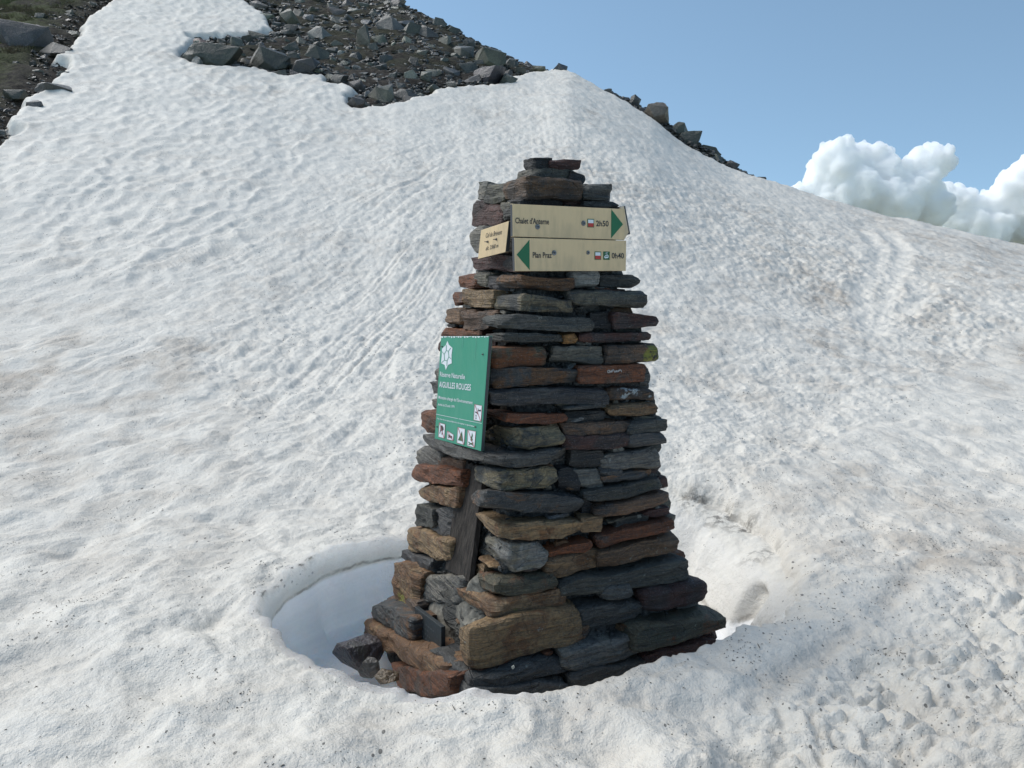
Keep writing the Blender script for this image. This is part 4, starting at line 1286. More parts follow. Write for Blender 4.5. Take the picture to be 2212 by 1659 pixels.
# upper arrow sign
s1 = Panel("direction_sign", [A1(778, 358), A1(1555, 395), A1(1553, 608), A1(780, 585)], 'F', DS, 0.022, M_BEIGE, M_EDGE,
           "cream direction sign on the cairn reading Chalet d'Anterne 2h50 with right arrow", "sign")
s1.root["group"] = "cream walking direction signs"
s1.text("lettering", "Chalet d'Anterne", B1(568, 148), B1(1013, 163), B1(568, 75), M_BLACK, bold=0.016)
s1.text("lettering", "2h50", B1(1632, 186), B1(1797, 190), B1(1632, 114), M_BLACK, bold=0.016)
s1.poly("arrow", mapq(A1, [(1460, 396), (1541, 500), (1458, 597)]), M_ARROW)
def trail_mark(p, x0, y0, x1, y1):
    m = p.poly("trail_mark", mapq(B1, [(x0, y0), (x1, y0 + 3), (x1 - 1, y1 + 2), (x0, y1)]), M_DKGREEN, label="trail mark, white over red in a green frame")
    b = 9; h = (y0 + y1) / 2
    p.poly("white_half", mapq(B1, [(x0 + b, y0 + b + 2), (x1 - b, y0 + b + 4), (x1 - b, h + 2), (x0 + b, h)]), M_WHITE, 0.0018, m)
    p.poly("red_half", mapq(B1, [(x0 + b, h), (x1 - b, h + 2), (x1 - b, y1 - b + 2), (x0 + b, y1 - b)]), M_RED, 0.0018, m)
trail_mark(s1, 1517, 89, 1606, 202)
s1.bolt(*B1(862, 195), 0.0115); s1.bolt(*B1(1467, 148), 0.0115)
# lower arrow sign
s2 = Panel("direction_sign", [A1(790, 592), A1(1565, 613), A1(1562, 822), A1(795, 824)], 'F', DS + 0.004, 0.022, M_BEIGE, M_EDGE,
           "cream direction sign below the first reading Plan Praz 0h40 with left arrow", "sign")
s2.root["group"] = "cream walking direction signs"
s2.text("lettering", "Plan Praz", B1(798, 602), B1(1047, 604), B1(798, 530), M_BLACK, bold=0.016)
s2.text("lettering", "0h40", B1(1838, 610), B1(1998, 611), B1(1838, 540), M_BLACK, bold=0.016)
s2.poly("arrow", mapq(B1, [(587, 562), (755, 365), (758, 765)]), M_ARROW)
trail_mark(s2, 1612, 519, 1699, 628)
cc = s2.poly("cable_car_mark", mapq(B1, [(1725, 519), (1812, 521), (1811, 630), (1725, 629)]), M_DKGREEN, label="green square with white gondola")
s2.polys("gondola", [mapq(B1, [(1740, 582), (1752, 572), (1790, 568), (1797, 578), (1793, 600), (1780, 607), (1750, 610), (1738, 600)])], M_WHITE, 0.0018, cc)
s2.polys("gondola_window", [mapq(B1, [(1748, 584), (1786, 577), (1788, 586), (1748, 592)])], M_DKGREEN, 0.0024, cc)
s2.polys("hanger", [mapq(B1, q) for q in (s2.line(1770, 530, 1774, 552, 4), s2.line(1774, 550, 1752, 574, 4), s2.line(1774, 550, 1788, 570, 4), s2.line(1748, 545, 1790, 528, 4))], M_WHITE, 0.0018, cc)
s2.bolt(*B1(1080, 538), 0.0115); s2.bolt(*B1(1527, 535), 0.0090)
# altitude sign on the left face
dl = 0.335
s3 = Panel("altitude_sign", [A1(560, 540), A1(752, 477), A1(728, 692), A1(538, 740)], 'L', dl, 0.018, M_BEIGE, M_EDGE,
           "small tilted cream sign on the left face reading Col du Brévent alt. 2368 m", "sign")
s3.text("lettering", "Col du Brévent", B1(180, 340), B1(392, 292), B1(190, 280), M_BLACK)
s3.text("lettering", "alt. 2368 m", B1(182, 505), B1(345, 466), B1(190, 452), M_BLACK)
s3.bolt(*B1(212, 392), 0.0058, stick=0.003); s3.bolt(*B1(325, 360), 0.0058, stick=0.003)
# the sign round the right-hand edge
def side_sign():
    d = 0.335
    ys = -0.245
    root_c = np.array([d, -0.10, 1.70])
    w = CC + root_c[0] * FV + root_c[1] * LV
    root = empty("direction_sign", (w[0], w[1], root_c[2]), (0, 0, CA), category="sign", group="cream walking direction signs",
                 label="cream sign on the right face, seen almost edge-on behind the Chalet sign")
    # pointed arrow-shaped end slightly tilted forward past the front face
    pr = [(-0.245, 1.815), (-0.225, 1.845), (0.25, 1.845), (0.25, 1.68), (-0.225, 1.68), (-0.335, 1.70)]
    o0, rr = loc_ray(*A1(1590, 575))
    t = (d + 0.02 - o0[0]) / rr[0] if abs(rr[0]) > 1e-6 else 0
    bm = bmesh.new()
    pts = []
    fr = [bm.verts.new((d + 0.012 - root_c[0], y - root_c[1], z - root_c[2])) for y, z in pr]
    bk = [bm.verts.new((d - 0.010 - root_c[0], y - root_c[1], z - root_c[2])) for y, z in pr]
    bm.faces.new(fr); bm.faces.new(bk[::-1])
    n = len(pr)
    for i in range(n): bm.faces.new((fr[i], bk[i], bk[(i + 1) % n], fr[(i + 1) % n]))
    bmesh.ops.recalc_face_normals(bm, faces=bm.faces[:])
    me = bpy.data.meshes.new("panel"); me.materials.append(M_BEIGE); me.materials.append(M_EDGE)
    for f in bm.faces: f.material_index = 0 if abs(f.normal.x) > .9 else 1
    bm.to_mesh(me); bm.free()
    obj("panel", me, None, root)
# the panel leans away: its two visible corners are laid where the photograph shows them
def side_sign2():
    d0 = DS + 0.0
    a = on_front(*A1(1520, 385), 0.29); b = on_front(*A1(1557, 372), 0.26); c = on_front(*A1(1592, 568), 0.26); e = on_front(*A1(1548, 610), 0.29)
    P = [np.array(v) for v in (a, b, c, e)]
    cen = sum(P) / 4
    w = CC + cen[0] * FV + cen[1] * LV
    root = empty("direction_sign", (w[0], w[1], cen[2]), (0, 0, CA), category="sign", group="cream walking direction signs",
                 label="end of a cream sign jutting past the right edge behind the Chalet sign")
    bm = bmesh.new()
    tk = np.array([0.0, 0.006, 0.0])
    # a board on the right face whose near end sticks out toward the viewer
    far = np.array([0.035, 0.30, 0.0])
    q = [P[1], P[2], P[2] + far, P[1] + far]
    nrm = np.cross(q[1] - q[0], q[3] - q[0]); nrm /= np.linalg.norm(nrm)
    q2 = [v - nrm * 0.016 for v in q]
    A_ = [bm.verts.new(v - cen) for v in q]; B_ = [bm.verts.new(v - cen) for v in q2]
    bm.faces.new(A_); bm.faces.new(B_[::-1])
    for i in range(4): bm.faces.new((A_[i], B_[i], B_[(i + 1) % 4], A_[(i + 1) % 4]))
    bmesh.ops.recalc_face_normals(bm, faces=bm.faces[:])
    me = bpy.data.meshes.new("panel"); bm.to_mesh(me); bm.free()
    obj("panel", me, M_EDGE, root)
    bm = bmesh.new()
    tri = [P[0] + np.array([0, -.004, 0]), P[1] + (P[0] - P[1]) * .25, P[2] + (P[1] - P[2]) * .08 + (P[0] - P[1]) * .25, P[3]]
    F_ = [bm.verts.new(v - cen) for v in tri]; G_ = [bm.verts.new(v - cen + np.array([0, .012, 0])) for v in tri]
    bm.faces.new(F_); bm.faces.new(G_[::-1])
    for i in range(4): bm.faces.new((F_[i], G_[i], G_[(i + 1) % 4], F_[(i + 1) % 4]))
    bmesh.ops.recalc_face_normals(bm, faces=bm.faces[:])
    me = bpy.data.meshes.new("cream_face"); bm.to_mesh(me); bm.free()
    obj("cream_face", me, M_BEIGE, root)
side_sign2()

# green nature reserve sign
gd = 0.512
s4 = Panel("reserve_sign", [G1(120, 57), G1(762, 55), G1(652, 1593), G1(35, 1425)], 'L', gd, 0.016, M_GREEN, M_EDGE,
           "green nature reserve sign on the left face reading Réserve Naturelle Aiguilles Rouges", "sign")
lg = s4.poly("emblem", mapq(G1, [(210, 118), (228, 168), (277, 214), (264, 310), (267, 418), (218, 440), (187, 508), (172, 440), (122, 415), (134, 320), (137, 222), (188, 175)]),
             M_WHITE, label="white pointed star emblem with netted veins")
hexa = [(195, 248), (224, 256), (230, 330), (206, 385), (172, 376), (167, 300)]
mids = [(196, 160), (262, 200), (266, 360), (203, 470), (128, 400), (136, 250)]
outs = [(205, 165), (257, 228), (267, 380), (200, 470), (126, 412), (137, 268)]
sl = []
for i in range(6):
    a_, b_ = hexa[i], hexa[(i + 1) % 6]
    sl.append(mapq(G1, s4.line(*a_, *b_, 7)))
for a_, b_ in zip(hexa, [(190, 168), (268, 208), (270, 350), (205, 475), (124, 410), (133, 240)]):
    sl.append(mapq(G1, s4.line(*a_, *b_, 7)))
s4.polys("emblem_veins", sl[:6], M_GREEN, 0.0020, lg)
s4.polys("emblem_veins", [mapq(G1, s4.line(*a_, *b_, 7)) for a_, b_ in zip(hexa, [(196, 172), (258, 212), (262, 362), (203, 455), (130, 412), (140, 262)])], M_GREEN, 0.0020, lg)
s4.text("lettering", "Réserve Naturelle", G1(110, 592), G1(443, 632), G1(112, 530), M_WHITE)
s4.text("lettering", "AIGUILLES ROUGES", G1(98, 735), G1(522, 782), G1(101, 662), M_WHITE, bold=0.014)
s4.text("lettering", "Ministère chargé de l'Environnement", G1(90, 890), G1(545, 966), G1(92, 850), M_WHITE)
s4.text("lettering", "Arrêté du 23 août 1974", G1(84, 982), G1(303, 1016), G1(86, 950), M_WHITE)
s4.text("lettering", "Vous entrez dans un espace protégé, merci d'en respecter la réglementation", G1(70, 1162), G1(568, 1270), G1(71, 1143), M_WHITE)
s4.polys("rule_line", [mapq(G1, s4.line(55, 1098, 350, 1158, 5)), mapq(G1, s4.line(360, 1160, 668, 1222, 5))], M_WHITE)
def picto(q, kind):
    b = s4.poly("pictogram", mapq(G1, q), M_WHITE, label="white prohibition pictogram with a faded red diagonal")
    (x0, y0), (x1, y1), (x2, y2), (x3, y3) = q
    def m(u, v): 
        xa, ya = x0 + (x1 - x0) * u, y0 + (y1 - y0) * u; xb, yb = x3 + (x2 - x3) * u, y3 + (y2 - y3) * u
        return xa + (xb - xa) * v, ya + (yb - ya) * v
    sh = {'dog': [[(.45, .18), (.62, .30), (.92, .26), (.88, .36), (.80, .38), (.82, .45), (.75, .38), (.58, .38), (.5, .44), (.52, .32)],
                  [(.12, .45), (.4, .45), (.52, .6), (.38, .58), (.3, .52), (.12, .52)], [(.2, .64), (.34, .66), (.3, .8), (.38, .9), (.22, .94), (.26, .8)]],
          'flower': [[(.2, .2), (.5, .12), (.75, .25), (.8, .42), (.62, .5), (.6, .8), (.5, .8), (.52, .5), (.3, .6), (.22, .8), (.15, .72), (.25, .45)]],
          'cow': [[(.15, .35), (.8, .38), (.82, .85), (.7, .85), (.66, .62), (.52, .8), (.44, .62), (.3, .85), (.2, .82)]],
          'tent': [[(.6, .18), (.85, .82), (.12, .82)]],
          'fire': [[(.55, .1), (.68, .3), (.6, .45), (.72, .55), (.55, .68), (.4, .6), (.42, .42), (.52, .32)], [(.15, .72), (.8, .86), (.78, .93), (.13, .79)], [(.78, .7), (.82, .77), (.2, .95), (.15, .9)]]}[kind]
    s4.polys("silhouette", [[G1(*m(*p)) for p in pl] for pl in sh], M_DKGREEN if kind in ('tent', 'fire') else M_BLACK, 0.0018, b)
    w = 6
    a_, c_ = m(0.06, 0.02), m(0.94, 0.98)
    s4.polys("red_diagonal", [mapq(G1, s4.line(*a_, *c_, w))], M_PINK, 0.0024, b)
    edges = [mapq(G1, s4.line(*m(*p), *m(*r), 3.5)) for p, r in (((0, 0), (1, 0)), ((1, 0), (1, 1)), ((1, 1), (0, 1)), ((0, 1), (0, 0)))]
    s4.polys("red_border", edges, M_PINK, 0.0021, b)
picto([(575, 968), (672, 985), (660, 1195), (563, 1174)], 'dog')
picto([(102, 1212), (180, 1234), (170, 1420), (90, 1400)], 'flower')
picto([(210, 1322), (292, 1372), (288, 1452), (205, 1432)], 'cow')
picto([(350, 1273), (446, 1296), (432, 1505), (338, 1480)], 'tent')
picto([(482, 1310), (590, 1330), (572, 1542), (476, 1518)], 'fire')
for bx, by in ((140, 196), (685, 298), (74, 1268), (585, 1268)): s4.bolt(*G1(bx, by), 0.0042, "screw")
# flaked paint along the top edge
fl = []
xx = 122
while xx < 752:
    w_ = RS.uniform(14, 46); dp = RS.uniform(5, 24)
    fl.append(mapq(G1, [(xx, 58), (min(xx + w_, 758), 58), (min(xx + w_ * .8, 757), 58 + dp * .7), (min(xx + w_ * .45, 755), 60 + dp), (xx + w_ * .15, 60 + dp * .5)]))
    xx += w_ + RS.uniform(0, 8)
s4.polys("flaked_paint", fl, M_WHITE, 0.0011)
M_STREAK = mat_plain("pale_run", (0.10, 0.36, 0.27), 0.5)
s4.polys("pale_streak", [mapq(G1, s4.line(418, 64, 410, 210, 4)), mapq(G1, s4.line(598, 80, 572, 370, 3))], M_STREAK, 0.0011)

# weathered board leaning in the niche of the left face
def board():
    d = 0.455
    q = [on_left(993, 993, d - .02), on_left(1036, 1010, d - .02), on_left(1011, 1256, d + 0.085), on_left(962, 1229, d + 0.085)]
    q[1] = on_left(1046, 1012, d - .02); q[2] = on_left(1014, 1258, d + .085)
    cen = sum(q) / 4; w = CC + cen[0] * FV + cen[1] * LV
    ny, nz = 14, 26
    V = []; nidx = {}
    th = 0.024
    for side in (0, 1):
        for j in range(nz + 1):
            for i in range(ny + 1):
                u, v = i / ny, j / nz
                p = (q[0] * (1 - u) + q[1] * u) * (1 - v) + (q[3] * (1 - u) + q[2] * u) * v - cen
                p = p + np.array([1, 0, 0.0]) * (th * side + 0.003 * math.sin(u * 5) + RS.uniform(-.0008, .0008))
                V.append(p)
    V = np.array(V)
    # ragged ends
    m = (ny + 1) * (nz + 1)
    for side in (0, 1):
        for i in range(ny + 1):
            V[side * m + i, 2] += 0.008 * math.sin(i * 2.1) ; V[side * m + nz * (ny + 1) + i, 2] -= 0.006 * math.sin(i * 3.3)
    Fq = []
    for j in range(nz):
        for i in range(ny):
            a = j * (ny + 1) + i
            Fq.append((a, a + ny + 1, a + ny + 2, a + 1)); Fq.append((a + m, a + 1 + m, a + ny + 2 + m, a + ny + 1 + m))
    for j in range(nz):
        a = j * (ny + 1); Fq.append((a, a + m, a + ny + 1 + m, a + ny + 1))
        a += ny; Fq.append((a, a + ny + 1, a + ny + 1 + m, a + m))
    for i in range(ny):
        a = i; Fq.append((a, a + 1, a + 1 + m, a + m))
        a = nz * (ny + 1) + i; Fq.append((a, a + m, a + 1 + m, a + 1))
    me = mesh_np("weathered_board", V, np.array(Fq), False)
    me.set_sharp_from_angle(angle=math.radians(40))
    o = obj("wooden_board", me, M_WOOD, None, (w[0], w[1], cen[2]), (0, 0, CA), category="board",
            label="grey weathered wooden board standing in the niche below the green sign")
board()

# dark plaque set in mortar low on the left face
def plaque():
    d = left_auto(*A3(530, 720)) + 0.030
    q = [A3(462, 590), A3(602, 697), A3(600, 845), A3(455, 805)]
    p = Panel("memorial_plaque", [A3(462, 590), A3(602, 697), A3(602, 880), A3(455, 812)], 'L', d, 0.02, M_PLAQUE, M_PLAQUE,
              "dark square plaque with worn illegible relief set low in the left face", "plaque")
    rnd = random.Random(3)
    rel = []
    for r_ in range(6):
        v = 0.22 + r_ * 0.125
        u = 0.14
        while u < 0.86:
            w_ = rnd.uniform(.03, .07)
            x0, y0 = 462 + 140 * u - 5 * v, 590 + 107 * u + (215 + 0 * u) * v * (1 - 0.15 * (1 - u))
            if rnd.random() < 0.72:
                rel.append(mapq(A3, [(x0, y0), (x0 + 140 * w_, y0 + 107 * w_), (x0 + 140 * w_, y0 + 107 * w_ + 9), (x0, y0 + 9)]))
            u += w_ + .03
    p.polys("relief", rel, M_PLAQUEL, 0.0016)
plaque()

# scratched word on the rust-brown stone
def scratch():
    strokes = [[(905, 275), (870, 280), (855, 310), (865, 345), (895, 345), (912, 325)], [(912, 325), (905, 280), (925, 300), (932, 335), (955, 325), (962, 280)],
               [(962, 280), (975, 335), (990, 300), (1000, 275), (1020, 262), (1040, 285), (1035, 315)], [(1050, 300), (1055, 345)], [(1078, 300), (1082, 335)], [(1095, 285), (1100, 325), (1125, 320), (1122, 280)],
               [(1122, 280), (1142, 330)], [(1165, 330), (1172, 272), (1190, 300), (1205, 262), (1238, 285), (1245, 330)]]
    o0 = ST_GRAF
    me0 = o0.data
    bvh = BVHTree.FromPolygons([v.co[:] for v in me0.vertices], [p.vertices[:] for p in me0.polygons])
    cen = np.array(o0["_c"])
    bm = bmesh.new()
    W = 0.0016
    for st in strokes:
        pts = []
        for a_, b_ in zip(st[:-1], st[1:]):
            for k in range(5):
                pts.append((a_[0] + (b_[0] - a_[0]) * k / 5, a_[1] + (b_[1] - a_[1]) * k / 5))
        pts.append(st[-1])
        P = []
        for x, y in pts:
            D = ((1440 + x / 11.06) * 2212 / 2560, (900 + y / 11.06) * 2212 / 2560)
            p = on_front(D[0], D[1], 0.40)
            org = Vector((p[0] - cen[0], -0.7 - cen[1], p[2] - cen[2]))
            hitp = bvh.ray_cast(org, Vector((0, 1, 0)))
            y_ = hitp[0].y if hitp[0] is not None else -0.4 - cen[1]
            P.append(Vector((p[0] - cen[0], y_ - 0.0022, p[2] - cen[2])))
        for a_, b_ in zip(P[:-1], P[1:]):
            dv = (b_ - a_); dv.y = 0
            if dv.length < 1e-6: continue
            nn = Vector((-dv.z, 0, dv.x)).normalized() * W
            vs = [bm.verts.new(a_ + nn), bm.verts.new(b_ + nn), bm.verts.new(b_ - nn), bm.verts.new(a_ - nn)]
            vs2 = [bm.verts.new(v.co + Vector((0, 0.004, 0))) for v in vs]
            bm.faces.new(vs)
            for i in range(4): bm.faces.new((vs[i], vs2[i], vs2[(i + 1) % 4], vs[(i + 1) % 4]))
    bmesh.ops.recalc_face_normals(bm, faces=bm.faces[:])
    me = bpy.data.meshes.new("scratched_word"); bm.to_mesh(me); bm.free()
    obj("scratched_word", me, M_CHALK, o0, (0, 0, 0), label="word scratched into the stone")
scratch()
for o in STONES:
    if "_c" in o: del o["_c"]

# ------------------------------------------------------------------ rocks
RR = random.Random(21)
def rock_mesh(seed, flat=1.0, n=22, big=False):
    r = random.Random(seed)
    bm = bmesh.new()
    for _ in range(n):
        v = Vector((r.gauss(0, 1), r.gauss(0, 1), r.gauss(0, 1))).normalized()
        m = max(abs(v.x), abs(v.y), abs(v.z)); v = v / (m ** (0.38 if big else 0.55)) * r.uniform(.66, 1)
        bm.verts.new((v.x, v.y, v.z * flat))
    res = bmesh.ops.convex_hull(bm, input=bm.verts[:])
    bmesh.ops.delete(bm, geom=list({g for g in res['geom_interior'] + res['geom_unused'] if isinstance(g, bmesh.types.BMVert)}), context='VERTS')
    bmesh.ops.dissolve_limit(bm, angle_limit=math.radians(9), verts=bm.verts[:], edges=bm.edges[:])
    if big:
        bmesh.ops.bevel(bm, geom=bm.edges[:], offset=0.018, segments=1, affect='EDGES')
        bmesh.ops.triangulate(bm, faces=bm.faces[:])
        bmesh.ops.subdivide_edges(bm, edges=bm.edges[:], cuts=2, use_grid_fill=True)
        P = np.array([v.co[:] for v in bm.verts]); o = seed * 3.1
        d = 0.045 * vnoise3(P[:, 0] * 3 + o, P[:, 1] * 3, P[:, 2] * 7, seed) + 0.022 * vnoise3(P[:, 0] * 8 + o, P[:, 1] * 8, P[:, 2] * 16, seed + 1)
        for v, q in zip(bm.verts, d): v.co = v.co * (1 + q)
    me = bpy.data.meshes.new("rock")
    bmesh.ops.triangulate(bm, faces=bm.faces[:])
    bm.to_mesh(me); bm.free()
    me.materials.append(M_ROCK)
    return me
VARS = [rock_mesh(100 + k, [.9, .6, .42, .3, .24][k % 5], n=14) for k in range(20)]
BIGV = [rock_mesh(200 + k, [.9, .7, .5, .38][k % 4], 18, True) for k in range(12)]

def slope_normal_rot(X, Y, tilt, yaw):
    e = 0.4
    gx = (float(base_z(X + e, Y)) - float(base_z(X - e, Y))) / (2 * e); gy = (float(base_z(X, Y + e)) - float(base_z(X, Y - e))) / (2 * e)
    n = Vector((-gx, -gy, 1)).normalized()
    n = (n + Vector((RR.uniform(-1, 1), RR.uniform(-1, 1), 0)) * tilt).normalized()
    return (n.to_track_quat('Z', 'Y') @ Matrix.Rotation(yaw, 3, 'Z').to_quaternion()).to_euler()

def put_rock(px, py, wpx, hpx, label=None, group=None, tone=(1, 1, 1), var=None, Y=None, tilt=0.25, name="rock", depth=0.8, sink=0.0, big=None):
    """rock whose outline covers wpx x hpx frame units around (px, py)"""
    if Y is None:
        X, Yh, Z = hit(px, py + hpx * 0.25); X, Yv, Z = float(X[0]), float(Yh[0]), float(Z[0])
    else:
        r, E = rE(px, py); Yv = Y; X = float(r) * Y; Z = EYE + Y * float(E)
    s = Yv / FPX * 0.5
    if big is None: big = wpx > 22
    me = (BIGV if big else VARS)[(RR.randrange(99) if var is None else var) % (len(BIGV) if big else len(VARS))]
    ex = Vector((wpx * s * 1.12, wpx * s * depth, hpx * s * 1.3))
    zs = max(abs(v.co.z) for v in me.vertices)
    o = bpy.data.objects.new(name, me); COL.objects.link(o)
    o.scale = (ex.x, ex.y, ex.z / zs)
    o.location = (X, Yv, Z + (0.35 * hpx * s if Y is None else 0))
    o.rotation_euler = (RR.uniform(-tilt, tilt), RR.uniform(-tilt, tilt) , RR.uniform(-.5, .5))
    o.color = (*[c * RR.uniform(.9, 1.1) for c in tone], 1)
    o["category"] = "rock"
    if label: o["label"] = label
    if group: o["group"] = group
    return o

# rocks one can name ------------------------------------------------
D_ = (.75, .78, .78)
put_rock(50, 84, 128, 56, "broad dark slab with a pale top lying in the brown ground at top left", tone=(.85, .9, .9), var=3, tilt=.1, depth=.5)
put_rock(120, 108, 70, 34, "low greenish boulder at the snow edge beside the broad dark slab", tone=(1, 1.05, .95), var=2, tilt=.1)
put_rock(139, 163, 30, 16, "small squared grey block half in the snow edge at far left", tone=(1.3, 1.4, 1.3), var=1, tilt=.1)
put_rock(125, 195, 92, 32, "long leaning grey slab along the left snow edge", tone=(1.2, 1.3, 1.15), var=7, tilt=.35)
put_rock(78, 234, 40, 26, "rounded grey block at the left snow edge below the long slab", tone=(1.35, 1.4, 1.3), var=4)
put_rock(117, 226, 32, 18, "flat grey rock poking from the snow right of the rounded block", tone=(1.3, 1.35, 1.3), var=2)
put_rock(35, 208, 50, 22, "dark flat rock amid the brown ground above the rounded block", tone=(.9, .85, .8), var=3)
put_rock(433, 92, 42, 18, "isolated rusty brown rock at the left tip of the rocky tongue", tone=(2.0, 1.05, .8), var=2, tilt=.1)
put_rock(470, 128, 130, 50, "dark mossy outcrop forming the left tip of the rocky tongue", tone=(.66, .68, .58), var=1, tilt=.12, depth=.7)
put_rock(575, 135, 110, 48, "dark rounded outcrop in the middle of the tongue's lower edge", tone=(.62, .62, .58), var=5, tilt=.15, depth=.7)
put_rock(655, 150, 80, 34, "dark jagged rock above the snow lobe on the tongue's lower edge", tone=(.65, .68, .70), var=9)
put_rock(735, 174, 44, 22, "pale squared block on the snow edge left of the tan boulder", tone=(1.25, 1.25, 1.2), var=1, tilt=.08)
put_rock(772, 189, 38, 24, "grey boulder between the squared block and the tan boulder", tone=(1.1, 1.1, 1.1), var=4)
put_rock(819, 205, 64, 52, "tall tan-grey boulder at the lowest point of the rock field", tone=(1.45, 1.42, 1.15), var=0, tilt=.25)
put_rock(771, 226, 38, 26, "small tan-grey boulder just below the tall tan boulder", tone=(1.5, 1.45, 1.25), var=4)
put_rock(880, 208, 60, 28, "low dark slab right of the tall tan boulder", tone=(.8, .8, .78), var=2)
put_rock(791, 88, 40, 56, "upright rounded grey-green boulder standing in the middle of the rock field", tone=(1.05, 1.1, .92), var=8, tilt=.3, depth=.6)
put_rock(628, 45, 42, 36, "squared grey-green boulder high on the left of the rock field", tone=(1.2, 1.25, 1.05), var=4)
put_rock(630, 66, 36, 20, "dark block right beneath the squared grey-green boulder", tone=(.9, .9, .88), var=1)
put_rock(728, 30, 48, 16, "pale flat slab near the top of the rock field", tone=(2.0, 2.0, 1.9), var=3, tilt=.1)
put_rock(846, 58, 64, 42, "large pale slab leaning high in the rock field", tone=(1.6, 1.6, 1.5), var=2, tilt=.3)
put_rock(893, 68, 50, 36, "dark leaning slab right of the large pale slab", tone=(.7, .72, .72), var=6)
put_rock(998, 114, 50, 40, "tan rounded boulder below the skyline on the right of the rock field", tone=(1.35, 1.35, 1.15), var=0)
put_rock(1052, 132, 90, 44, "long rounded grey-green boulder sloping down to the right summit", tone=(1.2, 1.25, 1.0), var=5, tilt=.35)
put_rock(1058, 168, 84, 36, "dark overhanging boulder at the right end of the snow edge", tone=(.62, .62, .70), var=1, tilt=.12)
put_rock(1010, 152, 50, 26, "grey slab above the dark overhanging boulder", tone=(1.1, 1.1, 1.05), var=3)
put_rock(936, 162, 40, 18, "small bright slab lying above the snow on the right", tone=(2.6, 2.5, 2.3), var=3, tilt=.1)
put_rock(791, 87, 18, 7, "tiny white chip of stone in the middle of the rock field", tone=(4.2, 4.2, 4.0), var=3, tilt=.05, big=False, name="stone_chip")
put_rock(860, 10, 36, 22, "dark block on the skyline near the top of the ridge", tone=(.8, .82, .85), var=1)
put_rock(948, 52, 34, 26, "pointed dark block breaking the skyline halfway down the ridge", tone=(.85, .88, .9), var=6)
put_rock(744, 48, 30, 20, "dark flat rock below the pale flat slab", tone=(.75, .75, .75), var=2)
put_rock(560, 80, 54, 14, "flat mossy rock on the upper edge of the rocky tongue", tone=(1.0, 1.05, .85), var=3)
# ridge rocks against the sky, on the far side of the crest
def crest(px, py, w, h, lab, tone=(1, 1, 1), var=None, back=0.5, **k):
    r, _ = rE(px, py)
    yc = float(np.interp(float(r), R_LIN, Y_CREST))
    put_rock(px, py, w, h, lab, tone=tone, var=var, Y=yc + back, group=k.pop('group', None), **k)
crest(1211, 154, 32, 22, "lone pale-topped boulder on the snow summit", (1.5, 1.5, 1.45), 4, 0.3)
crest(1170, 155, 30, 12, "low dark rock where the ridge meets the snow summit", (.8, .8, .85), 2, 0.2)
crest(1312, 202, 26, 16, "small dark block highest on the right-hand ridge", D_, 1)
crest(1345, 222, 44, 22, "dark low rocks below the highest block on the right-hand ridge", D_, 6)
crest(1369, 224, 26, 28, "spiky dark rock pointing up on the right-hand ridge", D_, 9, tilt=.6)
crest(1392, 250, 34, 24, "dark rock with bright chips left of the great tan boulder", (1.0, 1.0, 1.0), 3)
crest(1386, 246, 16, 6, "bright stone chip left of the great tan boulder", (4, 4, 3.8), 3, 0.2, big=False, name="stone_chip")
crest(1419, 252, 60, 44, "great tan boulder standing out on the right-hand ridge", (1.75, 1.65, 1.35), 4, 0.5, tilt=.35)
crest(1466, 283, 46, 30, "dark greenish crag just right of the great tan boulder", (.95, 1.0, .80), 5, 0.7)
crest(1492, 304, 62, 34, "large greenish crag in the middle of the right-hand ridge", (.95, 1.0, .75), 1, 0.7)
crest(1526, 332, 60, 34, "darker crag right of the large greenish crag", (.75, .8, .65), 6, 0.8)
crest(1550, 348, 44, 30, "dark crag low on the right-hand ridge", (.8, .85, .7), 2)
crest(1578, 362, 36, 24, "broken dark rock near the foot of the right-hand ridge", (.9, .92, .8), 9)
crest(1602, 379, 34, 16, "flat grey rock near the lower end of the right-hand ridge", (1.0, 1.05, 1.0), 3)
crest(1622, 388, 24, 10, "last small grey rock of the right-hand ridge", (1.2, 1.2, 1.15), 3)
# loose rocks at the foot of the cairn
def foot(px, py, Y, w, h, lab, tone, var, **k):
    return put_rock(px, py, w, h, lab, tone=tone, var=var, Y=Y, big=True, **k)
foot(782, 1414, 3.66, 132, 56, "dark angular rock leaning against the left foot of the cairn", (.75, .75, .78), 3, tilt=.12)
foot(800, 1447, 3.45, 54, 44, "small pale grey rock in the pit below the dark angular rock", (1.5, 1.45, 1.25), 4)
foot(835, 1462, 3.25, 60, 30, "tan flat stone peeping over the snow rim at the foot of the cairn", (1.9, 1.5, 1.0), 2, tilt=.1)

# the field of boulders: 240 of them as things, the rubble between them as one mass
def rand_in(poly_px, poly_xy, n, rnd):
    a = np.array(poly_px); out = []
    while len(out) < n:
        px = rnd.uniform(max(-40, a[:, 0].min()), a[:, 0].max()); py = rnd.uniform(-45, a[:, 1].max())
        if inside(np.array([px]), np.array([py]), poly_px)[0]: out.append((px, py))
    return out
BPX = [(500, -90)] + EDGE_B[1:] + [(1127, 132), (1076, 108), (1027, 88), (967, 56), (908, 33), (857, -2), (830, -30), (780, -60)]
APX = [p for p in EDGE_A]
rn = random.Random(5)
spots = []
for (px, py) in rand_in(BPX, PB, 1400, rn):
    w = rn.uniform(15, 38) * (1.0 if rn.random() < .75 else 1.5)
    if all((px - q[0]) ** 2 + ((py - q[1]) * 1.8) ** 2 > (0.42 * (w + q[2])) ** 2 for q in spots):
        spots.append((px, py, w))
    if len(spots) >= 235: break
aspots = []
